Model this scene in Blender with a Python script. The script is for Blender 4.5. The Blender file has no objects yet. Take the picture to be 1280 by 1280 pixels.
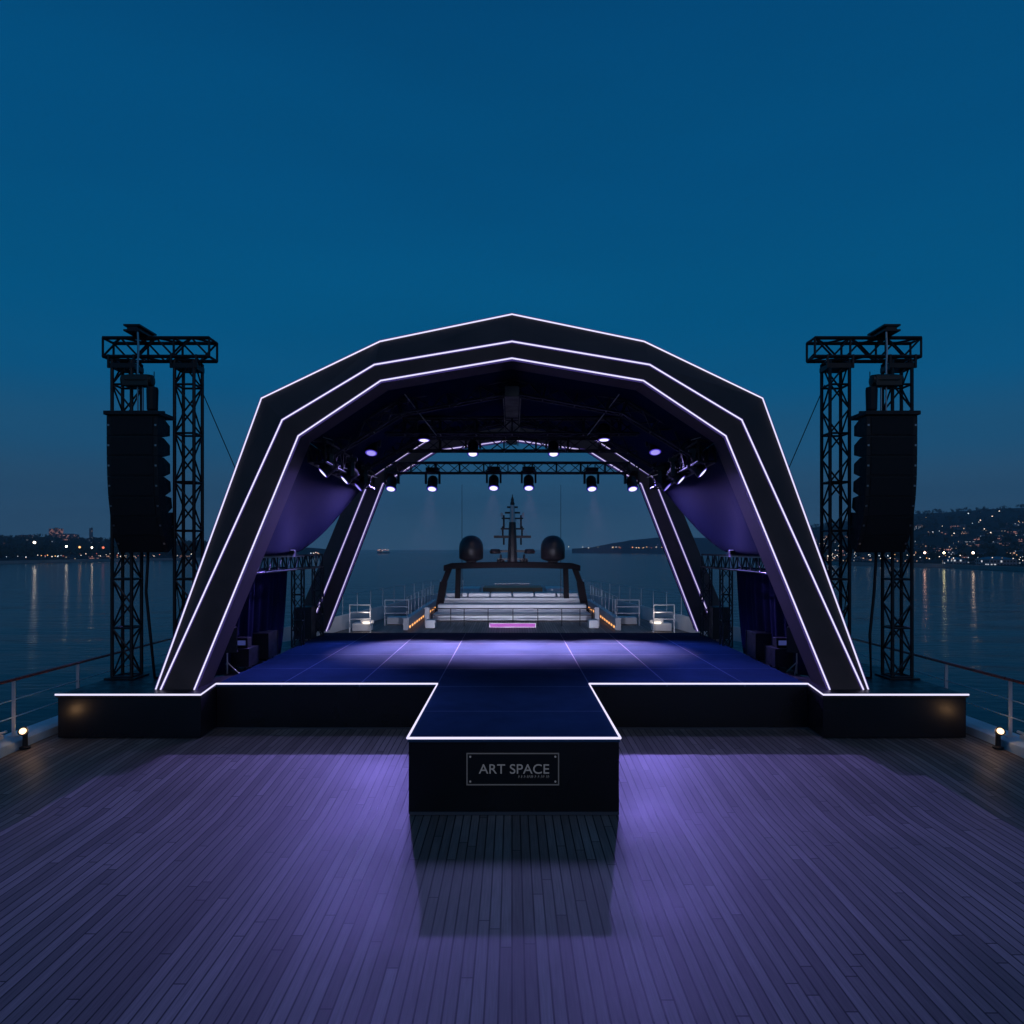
import bpy, bmesh, math, random
from mathutils import Vector, Matrix
R = random.Random(11)
D2R = math.radians
scene = bpy.context.scene
COL = scene.collection

# ------------------------------------------------------------------ helpers
CAMZ = 4.0; FPX = 900.0; CX = 640.0; HY = 687.0
def P(px, py, d):                       # photo pixel + distance -> metres
    return Vector(((px-CX)*d/FPX, d, CAMZ+(HY-py)*d/FPX))
def X(px, d): return (px-CX)*d/FPX
def Z(py, d): return CAMZ+(HY-py)*d/FPX

class MB:
    def __init__(s): s.v=[]; s.f=[]
    def add(s, vs, fs):
        o=len(s.v); s.v += [Vector(v) for v in vs]; s.f += [tuple(i+o for i in f) for f in fs]; return s
    def box(s, x0,x1,y0,y1,z0,z1, M=None):
        vs=[Vector(p) for p in ((x0,y0,z0),(x1,y0,z0),(x1,y1,z0),(x0,y1,z0),(x0,y0,z1),(x1,y0,z1),(x1,y1,z1),(x0,y1,z1))]
        if M is not None: vs=[M@v for v in vs]
        return s.add(vs, [(0,3,2,1),(4,5,6,7),(0,1,5,4),(1,2,6,5),(2,3,7,6),(3,0,4,7)])
    def frame(s, p, q, up=(0,0,1)):
        a=(q-p).normalized(); u=Vector(up)
        if abs(a.dot(u))>.98: u=Vector((0,1,0))
        r=a.cross(u).normalized(); u=r.cross(a).normalized(); return a,r,u
    def bar(s, p, q, w, h=None):
        p=Vector(p); q=Vector(q); h=h or w; a,r,u=s.frame(p,q); r=r*w/2; u=u*h/2
        vs=[p-r-u,p+r-u,p+r+u,p-r+u,q-r-u,q+r-u,q+r+u,q-r+u]
        return s.add(vs, [(0,1,2,3),(4,7,6,5),(0,4,5,1),(1,5,6,2),(2,6,7,3),(3,7,4,0)])
    def tube(s, p, q, r, n=8, r2=None):
        p=Vector(p); q=Vector(q); r2=r if r2 is None else r2
        a,rr,u=s.frame(p,q); vs=[]
        for k in range(n):
            t=2*math.pi*k/n; d=rr*math.cos(t)+u*math.sin(t); vs += [p+d*r, q+d*r2]
        fs=[(2*k,2*k+1,(2*k+3)%(2*n),(2*k+2)%(2*n)) for k in range(n)]
        fs.append(tuple(2*k for k in range(n))); fs.append(tuple(2*k+1 for k in reversed(range(n))))
        return s.add(vs, fs)
    def path(s, pts, r, n=8, closed=False):
        pts=[Vector(p) for p in pts]; m=len(pts); vs=[]
        for i,p in enumerate(pts):
            a=pts[max(i-1,0)]; b=pts[min(i+1,m-1)]
            if 0<i<m-1:
                d1=(p-a).normalized(); d2=(b-p).normalized(); t=(d1+d2).normalized()
            else: t=(b-a).normalized()
            _,rr,u=s.frame(Vector((0,0,0)), t)
            for k in range(n):
                an=2*math.pi*k/n; vs.append(p+(rr*math.cos(an)+u*math.sin(an))*r)
        fs=[]
        for i in range(m-1):
            for k in range(n):
                fs.append((i*n+k,(i+1)*n+k,(i+1)*n+(k+1)%n,i*n+(k+1)%n))
        fs.append(tuple(reversed(range(n)))); fs.append(tuple((m-1)*n+k for k in range(n)))
        return s.add(vs, fs)
    def loft(s, rings, close_ring=True, caps=True):
        n=len(rings[0]); vs=[p for r in rings for p in r]; fs=[]
        for i in range(len(rings)-1):
            for k in range(n if close_ring else n-1):
                fs.append((i*n+k,(i+1)*n+k,(i+1)*n+(k+1)%n,i*n+(k+1)%n))
        if caps:
            fs.append(tuple(reversed(range(n)))); fs.append(tuple((len(rings)-1)*n+k for k in range(n)))
        return s.add(vs, fs)
    def lathe(s, c, prof, n=16, M=None):
        c=Vector(c); rings=[]
        for (r,z) in prof:
            ring=[]
            for k in range(n):
                t=2*math.pi*k/n; v=Vector((r*math.cos(t), r*math.sin(t), z))
                if M is not None: v=M@v
                ring.append(c+v)
            rings.append(ring)
        return s.loft(rings)
    def prism(s, poly, z0, z1):
        n=len(poly)
        vs=[(x,y,z0) for x,y in poly]+[(x,y,z1) for x,y in poly]
        fs=[tuple(reversed(range(n))), tuple(range(n,2*n))]+[(k,(k+1)%n,n+(k+1)%n,n+k) for k in range(n)]
        return s.add(vs, fs)
    def build(s, name, mat, parent=None, smooth=False, bevel=0, base=None):
        base = Vector(base) if base is not None else (parent['_b'] if parent is not None and '_b' in parent.keys() else (0,0,0))
        base = Vector(base)
        me=bpy.data.meshes.new(name); me.from_pydata([v-base for v in s.v], [], s.f)
        bm=bmesh.new(); bm.from_mesh(me)
        bmesh.ops.recalc_face_normals(bm, faces=bm.faces); bm.to_mesh(me); bm.free()
        if smooth:
            for p in me.polygons: p.use_smooth=True
        me.materials.append(mat)
        o=bpy.data.objects.new(name, me); COL.objects.link(o)
        if parent is not None:
            o.parent=parent
            rel = base-Vector(parent['_b']) if '_b' in parent.keys() else base
            o.location = rel
        else: o.location=base
        o['_b']=list(base)
        if bevel:
            m=o.modifiers.new('bevel','BEVEL'); m.width=bevel; m.segments=2; m.limit_method='ANGLE'
        return o

def tag(o, label=None, cat=None, group=None, kind=None):
    if label: o['label']=label
    if cat: o['category']=cat
    if group: o['group']=group
    if kind: o['kind']=kind
    return o
def thing(name, label, cat, base=(0,0,0), group=None):
    o=bpy.data.objects.new(name, None); COL.objects.link(o); o.location=base; o['_b']=list(base)
    o.empty_display_size=.1
    return tag(o,label,cat,group)

# ------------------------------------------------------------------ materials
def mat(name, col, rough=.5, metal=0, bump=0, bscale=20, var=0, spec=.5, emit=None, es=0, coat=0):
    m=bpy.data.materials.new(name); m.use_nodes=True; nt=m.node_tree; b=nt.nodes['Principled BSDF']
    b.inputs['Base Color'].default_value=(*col,1); b.inputs['Roughness'].default_value=rough
    b.inputs['Metallic'].default_value=metal; b.inputs['Specular IOR Level'].default_value=spec
    if coat: b.inputs['Coat Weight'].default_value=coat; b.inputs['Coat Roughness'].default_value=.1
    if emit: b.inputs['Emission Color'].default_value=(*emit,1); b.inputs['Emission Strength'].default_value=es
    if bump or var:
        tc=nt.nodes.new('ShaderNodeTexCoord'); no=nt.nodes.new('ShaderNodeTexNoise')
        no.inputs['Scale'].default_value=bscale; no.inputs['Detail'].default_value=6
        nt.links.new(tc.outputs['Object'], no.inputs['Vector'])
        if var:
            n2=nt.nodes.new('ShaderNodeTexNoise'); n2.inputs['Scale'].default_value=bscale*.12; n2.inputs['Detail'].default_value=8
            nt.links.new(tc.outputs['Object'], n2.inputs['Vector'])
            mr=nt.nodes.new('ShaderNodeMapRange'); mr.inputs[1].default_value=.3; mr.inputs[2].default_value=.7
            mr.inputs[3].default_value=1-var; mr.inputs[4].default_value=1+var
            nt.links.new(n2.outputs[0], mr.inputs[0])
            mx=nt.nodes.new('ShaderNodeVectorMath'); mx.operation='SCALE'; mx.inputs[0].default_value=col
            nt.links.new(mr.outputs[0], mx.inputs['Scale']); nt.links.new(mx.outputs[0], b.inputs['Base Color'])
            m2=nt.nodes.new('ShaderNodeMath'); m2.operation='MULTIPLY'; m2.inputs[1].default_value=rough
            nt.links.new(mr.outputs[0], m2.inputs[0]); nt.links.new(m2.outputs[0], b.inputs['Roughness'])
        if bump:
            bp=nt.nodes.new('ShaderNodeBump'); bp.inputs['Strength'].default_value=bump; bp.inputs['Distance'].default_value=.01
            nt.links.new(no.outputs[0], bp.inputs['Height']); nt.links.new(bp.outputs[0], b.inputs['Normal'])
    return m
def emitter(name, col, s, sample=True):
    m=bpy.data.materials.new(name); m.use_nodes=True; nt=m.node_tree; nt.nodes.clear()
    e=nt.nodes.new('ShaderNodeEmission'); o=nt.nodes.new('ShaderNodeOutputMaterial')
    e.inputs[0].default_value=(*col,1); e.inputs[1].default_value=s; nt.links.new(e.outputs[0], o.inputs[0])
    if not sample: m.cycles.emission_sampling='NONE'
    return m
M={}
M['arch']   = mat('arch_cladding',(.095,.074,.072),.65,spec=.2,bump=.12,bscale=6,var=.25)
M['black']  = mat('black_paint',(.010,.010,.012),.45,bump=.1,bscale=30,var=.3)
M['fascia'] = mat('gloss_black_panel',(.008,.008,.010),.28,bump=.03,bscale=3,var=.25,spec=.5)
M['truss']  = mat('dark_truss_metal',(.018,.018,.020),.45,metal=.3,var=.3,bscale=30)
M['speaker']= mat('speaker_paint',(.008,.009,.011),.6,bump=.2,bscale=80,var=.2)
M['grille'] = mat('speaker_grille',(.005,.006,.008),.75,bump=.3,bscale=200)
M['led']    = emitter('led_tube',(.76,.72,1.0),1.2)
M['ledb']   = emitter('led_tube_dim',(.70,.62,1.0),1.0)
M['lens']   = emitter('lamp_lens',(.78,.74,1.0),1.5)
M['lensdim']= emitter('lamp_lens_dim',(.42,.36,1.0),.9)
M['lensring']= emitter('lens_ring_glow',(.10,.06,.75),.8)
M['ledhalo'] = emitter('led_halo_glow',(.20,.14,.70),.22)  # faint violet emission standing in for the halo round the tubes
M['canvas'] = mat('navy_canvas',(.0028,.009,.036),.9,spec=.03,bump=.5,bscale=3,var=.2)
M['curtain']= mat('dark_curtain',(.004,.007,.04),.9,spec=.05,bump=.5,bscale=4)
M['white']  = mat('white_marine_paint',(.62,.62,.64),.35,var=.1,bscale=8)
M['kerb']   = mat('kerb_paint',(.50,.66,.76),.4,var=.25,bscale=10)
M['steel']  = mat('rail_steel',(.45,.45,.48),.3,metal=.8)
M['teakrail']=mat('varnished_rail',(.34,.07,.05),.3,var=.3,bscale=12)
M['dome']   = mat('dark_dome',(.016,.016,.020),.35,var=.2)
M['mast']   = mat('mast_matte_black',(.006,.006,.008),.7,spec=.15)
M['warm']   = emitter('warm_lamp',(1,.66,.38),2.6)
M['orange'] = emitter('orange_strip',(1,.42,.12),2.2)
M['pink']   = emitter('pink_strip',(.75,.20,.90),.62)
M['plate']  = mat('sign_plate',(.008,.008,.009),.35)
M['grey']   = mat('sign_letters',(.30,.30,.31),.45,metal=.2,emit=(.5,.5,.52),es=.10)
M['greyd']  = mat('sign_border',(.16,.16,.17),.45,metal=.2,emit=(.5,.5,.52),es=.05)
M['greyplinth']=mat('plinth_trim',(.10,.10,.11),.5)
M['yellow'] = mat('hoist_dark',(.03,.028,.02),.4)
M['teaktop']= mat('teak_bench',(.55,.26,.12),.5,var=.3,bscale=10)
M['cable']  = mat('cable_rubber',(.006,.006,.007),.6)

def planks():
    m=bpy.data.materials.new('teak_deck'); m.use_nodes=True; nt=m.node_tree; b=nt.nodes['Principled BSDF']
    tc=nt.nodes.new('ShaderNodeTexCoord'); sp=nt.nodes.new('ShaderNodeSeparateXYZ'); nt.links.new(tc.outputs['Object'],sp.inputs[0])
    def mth(op,a,b=None):
        n=nt.nodes.new('ShaderNodeMath'); n.operation=op
        nt.links.new(a,n.inputs[0])
        if b is not None:
            if isinstance(b,float): n.inputs[1].default_value=b
            else: nt.links.new(b,n.inputs[1])
        return n.outputs[0]
    row=mth('FLOOR',mth('DIVIDE',sp.outputs[0],.128))
    wn=nt.nodes.new('ShaderNodeTexWhiteNoise'); wn.noise_dimensions='1D'; nt.links.new(row,wn.inputs['W'])
    mp=nt.nodes.new('ShaderNodeCombineXYZ')
    nt.links.new(mth('ADD',sp.outputs[1],mth('MULTIPLY',wn.outputs[0],4.2)),mp.inputs[0]); nt.links.new(sp.outputs[0],mp.inputs[1])
    br=nt.nodes.new('ShaderNodeTexBrick'); br.offset=0
    br.inputs['Scale'].default_value=1; br.inputs['Brick Width'].default_value=4.2; br.inputs['Row Height'].default_value=.128
    br.inputs['Mortar Size'].default_value=.010; br.inputs['Mortar Smooth'].default_value=.2
    br.inputs['Color1'].default_value=(.130,.112,.100,1); br.inputs['Color2'].default_value=(.250,.222,.200,1)
    br.inputs['Mortar'].default_value=(.008,.008,.009,1); br.inputs['Bias'].default_value=0
    nt.links.new(mp.outputs[0], br.inputs['Vector'])
    mg=nt.nodes.new('ShaderNodeMapping'); mg.inputs['Scale'].default_value=(18,.7,1)
    nt.links.new(tc.outputs['Object'], mg.inputs[0])
    g=nt.nodes.new('ShaderNodeTexNoise'); g.inputs['Scale'].default_value=3; g.inputs['Detail'].default_value=8
    nt.links.new(mg.outputs[0], g.inputs['Vector'])
    w=nt.nodes.new('ShaderNodeTexNoise'); w.inputs['Scale'].default_value=.55; w.inputs['Detail'].default_value=7
    nt.links.new(tc.outputs['Object'], w.inputs['Vector'])
    mr=nt.nodes.new('ShaderNodeMapRange'); mr.inputs[1].default_value=.25; mr.inputs[2].default_value=.75; mr.inputs[3].default_value=.72; mr.inputs[4].default_value=1.25
    nt.links.new(g.outputs[0], mr.inputs[0])
    mr2=nt.nodes.new('ShaderNodeMapRange'); mr2.inputs[1].default_value=.3; mr2.inputs[2].default_value=.7; mr2.inputs[3].default_value=.78; mr2.inputs[4].default_value=1.15
    nt.links.new(w.outputs[0], mr2.inputs[0])
    mm=nt.nodes.new('ShaderNodeMath'); mm.operation='MULTIPLY'; nt.links.new(mr.outputs[0],mm.inputs[0]); nt.links.new(mr2.outputs[0],mm.inputs[1])
    sc=nt.nodes.new('ShaderNodeVectorMath'); sc.operation='SCALE'
    nt.links.new(br.outputs['Color'], sc.inputs[0]); nt.links.new(mm.outputs[0], sc.inputs['Scale'])
    nt.links.new(sc.outputs[0], b.inputs['Base Color'])
    b.inputs['Specular IOR Level'].default_value=.35
    rr=nt.nodes.new('ShaderNodeMapRange'); rr.inputs[3].default_value=.42; rr.inputs[4].default_value=.7
    nt.links.new(w.outputs[0], rr.inputs[0]); nt.links.new(rr.outputs[0], b.inputs['Roughness'])
    bp=nt.nodes.new('ShaderNodeBump'); bp.inputs['Strength'].default_value=.5; bp.inputs['Distance'].default_value=.004; bp.invert=True
    nt.links.new(br.outputs['Fac'], bp.inputs['Height'])
    bp2=nt.nodes.new('ShaderNodeBump'); bp2.inputs['Strength'].default_value=.25; bp2.inputs['Distance'].default_value=.002
    nt.links.new(g.outputs[0], bp2.inputs['Height']); nt.links.new(bp.outputs[0], bp2.inputs['Normal'])
    nt.links.new(bp2.outputs[0], b.inputs['Normal'])
    return m
M['deck']=planks()

def stage_floor():
    m=bpy.data.materials.new('stage_panels'); m.use_nodes=True; nt=m.node_tree; b=nt.nodes['Principled BSDF']
    tc=nt.nodes.new('ShaderNodeTexCoord'); mp=nt.nodes.new('ShaderNodeMapping')
    mp.inputs['Location'].default_value=(-1.69,.3,0)
    sx_=nt.nodes.new('ShaderNodeVectorMath'); sx_.operation='ABSOLUTE'; sy_=nt.nodes.new('ShaderNodeVectorMath'); sy_.operation='ADD'; sy_.inputs[1].default_value=(-.03,60,0)
    nt.links.new(tc.outputs['Object'], sy_.inputs[0]); nt.links.new(sy_.outputs[0], sx_.inputs[0])
    nt.links.new(sx_.outputs[0], mp.inputs[0])
    br=nt.nodes.new('ShaderNodeTexBrick'); br.offset=0; br.inputs['Scale'].default_value=1
    br.inputs['Brick Width'].default_value=1.74; br.inputs['Row Height'].default_value=2.4
    br.inputs['Mortar Size'].default_value=.016; br.inputs['Mortar Smooth'].default_value=.3
    br.inputs['Color1'].default_value=(.0150,.0400,.0840,1); br.inputs['Color2'].default_value=(.0165,.0400,.092,1)
    br.inputs['Mortar'].default_value=(.075,.12,.20,1)
    nt.links.new(mp.outputs[0], br.inputs['Vector'])
    n=nt.nodes.new('ShaderNodeTexNoise'); n.inputs['Scale'].default_value=.8; n.inputs['Detail'].default_value=9; n.inputs['Roughness'].default_value=.65
    nt.links.new(tc.outputs['Object'], n.inputs['Vector'])
    b.inputs['Specular IOR Level'].default_value=.0
    mr=nt.nodes.new('ShaderNodeMapRange'); mr.inputs[1].default_value=.3; mr.inputs[2].default_value=.7; mr.inputs[3].default_value=.8; mr.inputs[4].default_value=1.2
    nt.links.new(n.outputs[0], mr.inputs[0])
    sc=nt.nodes.new('ShaderNodeVectorMath'); sc.operation='SCALE'
    nt.links.new(br.outputs['Color'], sc.inputs[0]); nt.links.new(mr.outputs[0], sc.inputs['Scale']); nt.links.new(sc.outputs[0], b.inputs['Base Color'])
    rr=nt.nodes.new('ShaderNodeMapRange'); rr.inputs[1].default_value=.3; rr.inputs[2].default_value=.7; rr.inputs[3].default_value=.5; rr.inputs[4].default_value=.7
    nt.links.new(n.outputs[0], rr.inputs[0]); nt.links.new(rr.outputs[0], b.inputs['Roughness'])
    bp=nt.nodes.new('ShaderNodeBump'); bp.inputs['Strength'].default_value=.15; bp.inputs['Distance'].default_value=.004
    nt.links.new(n.outputs[0], bp.inputs['Height']); nt.links.new(bp.outputs[0], b.inputs['Normal'])
    return m
M['floor']=stage_floor()

def water_mat():
    m=bpy.data.materials.new('sea_water'); m.use_nodes=True; nt=m.node_tree; b=nt.nodes['Principled BSDF']
    b.inputs['Base Color'].default_value=(.000,.012,.024,1); b.inputs['Roughness'].default_value=.13
    b.inputs['IOR'].default_value=1.33; b.inputs['Specular IOR Level'].default_value=.11; b.inputs['Specular Tint'].default_value=(.10,.78,1,1)
    tc=nt.nodes.new('ShaderNodeTexCoord')
    def nz(sx,sy,scale,det):
        mp=nt.nodes.new('ShaderNodeMapping'); mp.inputs['Scale'].default_value=(sx,sy,1)
        nt.links.new(tc.outputs['Object'], mp.inputs[0])
        n=nt.nodes.new('ShaderNodeTexNoise'); n.inputs['Scale'].default_value=scale; n.inputs['Detail'].default_value=det
        nt.links.new(mp.outputs[0], n.inputs['Vector']); return n
    a=nz(.6,1,.5,5); c=nz(.35,1,.07,4)
    b1=nt.nodes.new('ShaderNodeBump'); b1.inputs['Strength'].default_value=1; b1.inputs['Distance'].default_value=.09
    b2=nt.nodes.new('ShaderNodeBump'); b2.inputs['Strength'].default_value=1; b2.inputs['Distance'].default_value=.6
    nt.links.new(a.outputs[0], b1.inputs['Height']); nt.links.new(c.outputs[0], b2.inputs['Height'])
    nt.links.new(b1.outputs[0], b2.inputs['Normal']); nt.links.new(b2.outputs[0], b.inputs['Normal'])
    return m
M['water']=water_mat()

def building_mat(name, wall, lit, dens, col=(1,.62,.38), strength=.9, sx=.35, sz=.33):
    m=bpy.data.materials.new(name); m.use_nodes=True; nt=m.node_tree; b=nt.nodes['Principled BSDF']
    tc=nt.nodes.new('ShaderNodeTexCoord'); sep=nt.nodes.new('ShaderNodeSeparateXYZ')
    nt.links.new(tc.outputs['Object'], sep.inputs[0])
    ad=nt.nodes.new('ShaderNodeMath'); ad.operation='ADD'; nt.links.new(sep.outputs[0],ad.inputs[0]); nt.links.new(sep.outputs[1],ad.inputs[1])
    cb=nt.nodes.new('ShaderNodeCombineXYZ')
    s1=nt.nodes.new('ShaderNodeMath'); s1.operation='MULTIPLY'; s1.inputs[1].default_value=sx; nt.links.new(ad.outputs[0],s1.inputs[0])
    s2=nt.nodes.new('ShaderNodeMath'); s2.operation='MULTIPLY'; s2.inputs[1].default_value=sz; nt.links.new(sep.outputs[2],s2.inputs[0])
    nt.links.new(s1.outputs[0],cb.inputs[0]); nt.links.new(s2.outputs[0],cb.inputs[1])
    fl=nt.nodes.new('ShaderNodeVectorMath'); fl.operation='FLOOR'; nt.links.new(cb.outputs[0],fl.inputs[0])
    fr=nt.nodes.new('ShaderNodeVectorMath'); fr.operation='FRACTION'; nt.links.new(cb.outputs[0],fr.inputs[0])
    oi=nt.nodes.new('ShaderNodeObjectInfo')
    av=nt.nodes.new('ShaderNodeVectorMath'); av.operation='ADD'; nt.links.new(fl.outputs[0],av.inputs[0]); nt.links.new(oi.outputs['Location'],av.inputs[1])
    wn=nt.nodes.new('ShaderNodeTexWhiteNoise'); nt.links.new(av.outputs[0], wn.inputs['Vector'])
    gt=nt.nodes.new('ShaderNodeMath'); gt.operation='GREATER_THAN'; gt.inputs[1].default_value=1-dens; nt.links.new(wn.outputs[0],gt.inputs[0])
    s3=nt.nodes.new('ShaderNodeSeparateXYZ'); nt.links.new(fr.outputs[0], s3.inputs[0])
    def rng(sock,lo,hi):
        a=nt.nodes.new('ShaderNodeMath'); a.operation='GREATER_THAN'; a.inputs[1].default_value=lo; nt.links.new(sock,a.inputs[0])
        c=nt.nodes.new('ShaderNodeMath'); c.operation='LESS_THAN'; c.inputs[1].default_value=hi; nt.links.new(sock,c.inputs[0])
        d=nt.nodes.new('ShaderNodeMath'); d.operation='MULTIPLY'; nt.links.new(a.outputs[0],d.inputs[0]); nt.links.new(c.outputs[0],d.inputs[1]); return d.outputs[0]
    wx=rng(s3.outputs[0],.2,.8); wz=rng(s3.outputs[1],.25,.8)
    m1=nt.nodes.new('ShaderNodeMath'); m1.operation='MULTIPLY'; nt.links.new(wx,m1.inputs[0]); nt.links.new(wz,m1.inputs[1])
    m2=nt.nodes.new('ShaderNodeMath'); m2.operation='MULTIPLY'; nt.links.new(m1.outputs[0],m2.inputs[0]); nt.links.new(gt.outputs[0],m2.inputs[1])
    m3=nt.nodes.new('ShaderNodeMath'); m3.operation='MULTIPLY'; m3.inputs[1].default_value=strength; nt.links.new(m2.outputs[0],m3.inputs[0])
    mc=nt.nodes.new('ShaderNodeMix'); mc.data_type='RGBA'; mc.inputs[6].default_value=(*wall,1); mc.inputs[7].default_value=(.02,.025,.03,1)
    nt.links.new(m1.outputs[0], mc.inputs[0]); nt.links.new(mc.outputs[2], b.inputs['Base Color'])
    b.inputs['Emission Color'].default_value=(*col,1); nt.links.new(m3.outputs[0], b.inputs['Emission Strength'])
    b.inputs['Roughness'].default_value=.8
    m.cycles.emission_sampling='NONE'
    return m
M['bld']=[building_mat('plaster_block_warm',(.30,.26,.25),0,.30,(1,.55,.35),.7),
          building_mat('plaster_block_pink',(.34,.24,.24),0,.45,(1,.45,.36),.55),
          building_mat('plaster_block_pale',(.32,.33,.36),0,.22,(.85,.9,1),.7),
          building_mat('plaster_block_grey',(.22,.23,.26),0,.12,(1,.7,.45),.8)]
M['roof']=mat('far_roof',(.10,.07,.065),.8)
M['roofblue']=mat('blue_roof_sheet',(.05,.17,.25),.5)
M['earth']=mat('dark_hillside',(.030,.042,.036),.95,var=.35,bscale=.05)
M['earth'].node_tree.nodes['Principled BSDF'].inputs['Specular IOR Level'].default_value=.05
M['quay']=mat('quay_stone',(.34,.32,.30),.9,var=.2,bscale=.5)
M['leaf']=mat('foliage',(.035,.050,.028),.95,spec=.1)
M['trunk']=mat('bark',(.05,.04,.03),.9)
LAMPW=emitter('city_lamp_white',(1,.86,.70),12)
LAMPRED=emitter('quay_lamp_rose',(1,.55,.42),12); LAMPYEL=emitter('quay_lamp_yellow',(1,.92,.50),12); LAMPAMB=emitter('quay_lamp_amber',(1,.72,.52),12)
LAMPWN=emitter('city_lamp_white_small',(1,.86,.72),2.2,False)
LAMPC=emitter('city_lamp_cool_small',(.75,.88,1),1.8,False)
LAMPO=emitter('city_lamp_orange_small',(1,.50,.18),2.2,False)
LAMPR=emitter('city_lamp_red_small',(1,.22,.13),1.4,False)

# ------------------------------------------------------------------ camera / world
cam=bpy.data.cameras.new('camera'); co=bpy.data.objects.new('camera',cam); COL.objects.link(co)
co.location=(0,0,CAMZ); co.rotation_euler=(math.pi/2,0,0)
cam.sensor_width=36; cam.lens=FPX/1280*36; cam.shift_y=(HY-640)/1280; cam.clip_end=60000; cam.clip_start=.1
scene.camera=co
w=bpy.data.worlds.new('World'); scene.world=w; w.use_nodes=True; nt=w.node_tree
bg=nt.nodes['Background']
tc=nt.nodes.new('ShaderNodeTexCoord'); sep=nt.nodes.new('ShaderNodeSeparateXYZ')
nt.links.new(tc.outputs['Generated'], sep.inputs[0])
cr=nt.nodes.new('ShaderNodeValToRGB'); nt.links.new(sep.outputs[2], cr.inputs[0])
def lin(r,g,b): 
    f=lambda c:(c/255/12.92) if c/255<=.04045 else ((c/255+.055)/1.055)**2.4
    return (f(r),f(g),f(b),1)
stops=[(0,lin(58,94,124)),(.03,lin(54,92,122)),(.075,lin(42,82,114)),(.14,lin(28,84,122)),(.22,lin(6,86,131)),(.30,lin(0,85,131)),(.47,lin(0,77,124)),(.65,lin(0,68,114)),(1,lin(0,48,88))]
el=cr.color_ramp.elements
el[0].position=0; el[0].color=stops[0][1]; el[1].position=1; el[1].color=stops[-1][1]
for p,c in stops[1:-1]: e=el.new(p); e.color=c
cr.color_ramp.interpolation='EASE'
sky=nt.nodes.new('ShaderNodeTexSky'); sky.sky_type='NISHITA'; sky.sun_disc=False
sky.sun_elevation=D2R(-4); sky.sun_rotation=D2R(190); sky.altitude=10
sk=nt.nodes.new('ShaderNodeVectorMath'); sk.operation='SCALE'; sk.inputs['Scale'].default_value=.05
nt.links.new(sky.outputs[0], sk.inputs[0])
addn=nt.nodes.new('ShaderNodeVectorMath'); addn.operation='ADD'
nzs=nt.nodes.new('ShaderNodeTexNoise'); nzs.inputs['Scale'].default_value=1.6; nzs.inputs['Detail'].default_value=3
mps=nt.nodes.new('ShaderNodeMapping'); mps.inputs['Scale'].default_value=(1,1,5); nt.links.new(tc.outputs['Generated'],mps.inputs[0]); nt.links.new(mps.outputs[0],nzs.inputs['Vector'])
mrs=nt.nodes.new('ShaderNodeMapRange'); mrs.inputs[3].default_value=.86; mrs.inputs[4].default_value=1.14; nt.links.new(nzs.outputs[0],mrs.inputs[0])
scs=nt.nodes.new('ShaderNodeVectorMath'); scs.operation='SCALE'; nt.links.new(cr.outputs[0],scs.inputs[0]); nt.links.new(mrs.outputs[0],scs.inputs['Scale'])
nt.links.new(scs.outputs[0], addn.inputs[0]); nt.links.new(sk.outputs[0], addn.inputs[1])
nt.links.new(addn.outputs[0], bg.inputs[0]); bg.inputs[1].default_value=1.0
scene.view_settings.view_transform='Standard'; scene.view_settings.look='None'
scene.view_settings.exposure=0; scene.view_settings.gamma=1
scene.cycles.use_denoising=True; scene.cycles.max_bounces=6; scene.cycles.diffuse_bounces=3; scene.cycles.glossy_bounces=3
scene.cycles.sample_clamp_indirect=4; scene.cycles.caustics_reflective=False
# afterglow from the west: one very weak sun
sl=bpy.data.lights.new('sun','SUN'); sl.energy=.11; sl.angle=D2R(30); sl.color=(1,.66,.52)
so=bpy.data.objects.new('sun',sl); COL.objects.link(so); so.rotation_euler=(D2R(62),0,D2R(12))

# ------------------------------------------------------------------ geometry constants
DF=16.07            # stage front edge
DB=25.96            # stage back edge
DW=15.18            # side podium front
DT=11.44            # catwalk front
DA=15.79            # front arch plane
ZS=1.0; ZW=.93
WATER=-12.0

# ------------------------------------------------------------------ water, terrain
g=MB(); xs=[-40000,-2500,-600,600,2500,40000]; ys=[-3000,-60,1500,6000,45000]
for j in range(len(ys)-1):
    for i in range(len(xs)-1):
        g.add([(xs[i],ys[j],WATER),(xs[i+1],ys[j],WATER),(xs[i+1],ys[j+1],WATER),(xs[i],ys[j+1],WATER)],[(0,1,2,3)])
tag(g.build('water',M['water']),'dark blue evening sea around the ship',None,None,'structure')

def lerp_tab(tab, x):
    if x<=tab[0][0]: return tab[0][1]
    for (a,va),(b,vb) in zip(tab,tab[1:]):
        if x<=b: return va+(vb-va)*(x-a)/(b-a)
    return tab[-1][1]
rnd=random.Random(5)
def noise1(t, seed=0):
    import mathutils
    return mathutils.noise.noise(Vector((t, seed*7.3, 0)))
shR=[(960,702),(1060,706.5),(1180,709),(1280,714),(1500,724)]
rdR=[(940,683),(985,668),(1020,658),(1060,652),(1140,643),(1280,634),(1500,628)]
shL=[(-300,712),(0,704.5),(140,701),(280,699),(430,697)]
rdL=[(-300,662),(0,674),(60,674),(140,678),(280,682),(400,685),(440,689)]
def terr(px, t, sh, rd, dR):
    d0=16*FPX/(lerp_tab(sh,px)-HY); d=d0+(dR-d0)*t
    zr=Z(lerp_tab(rd,px),dR)
    if t<=0: z=WATER-.5
    else:
        z=WATER+2.5
        tt=max(0,(t-.12)/.88)
        z+= (zr-z)*(tt*tt*(3-2*tt)*.5+tt*.5)
        z+= 3.5*noise1(px*.05+t*9, 2)*min(1,tt*4)*(dR/2600)
    return X(px,d), d, z
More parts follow.
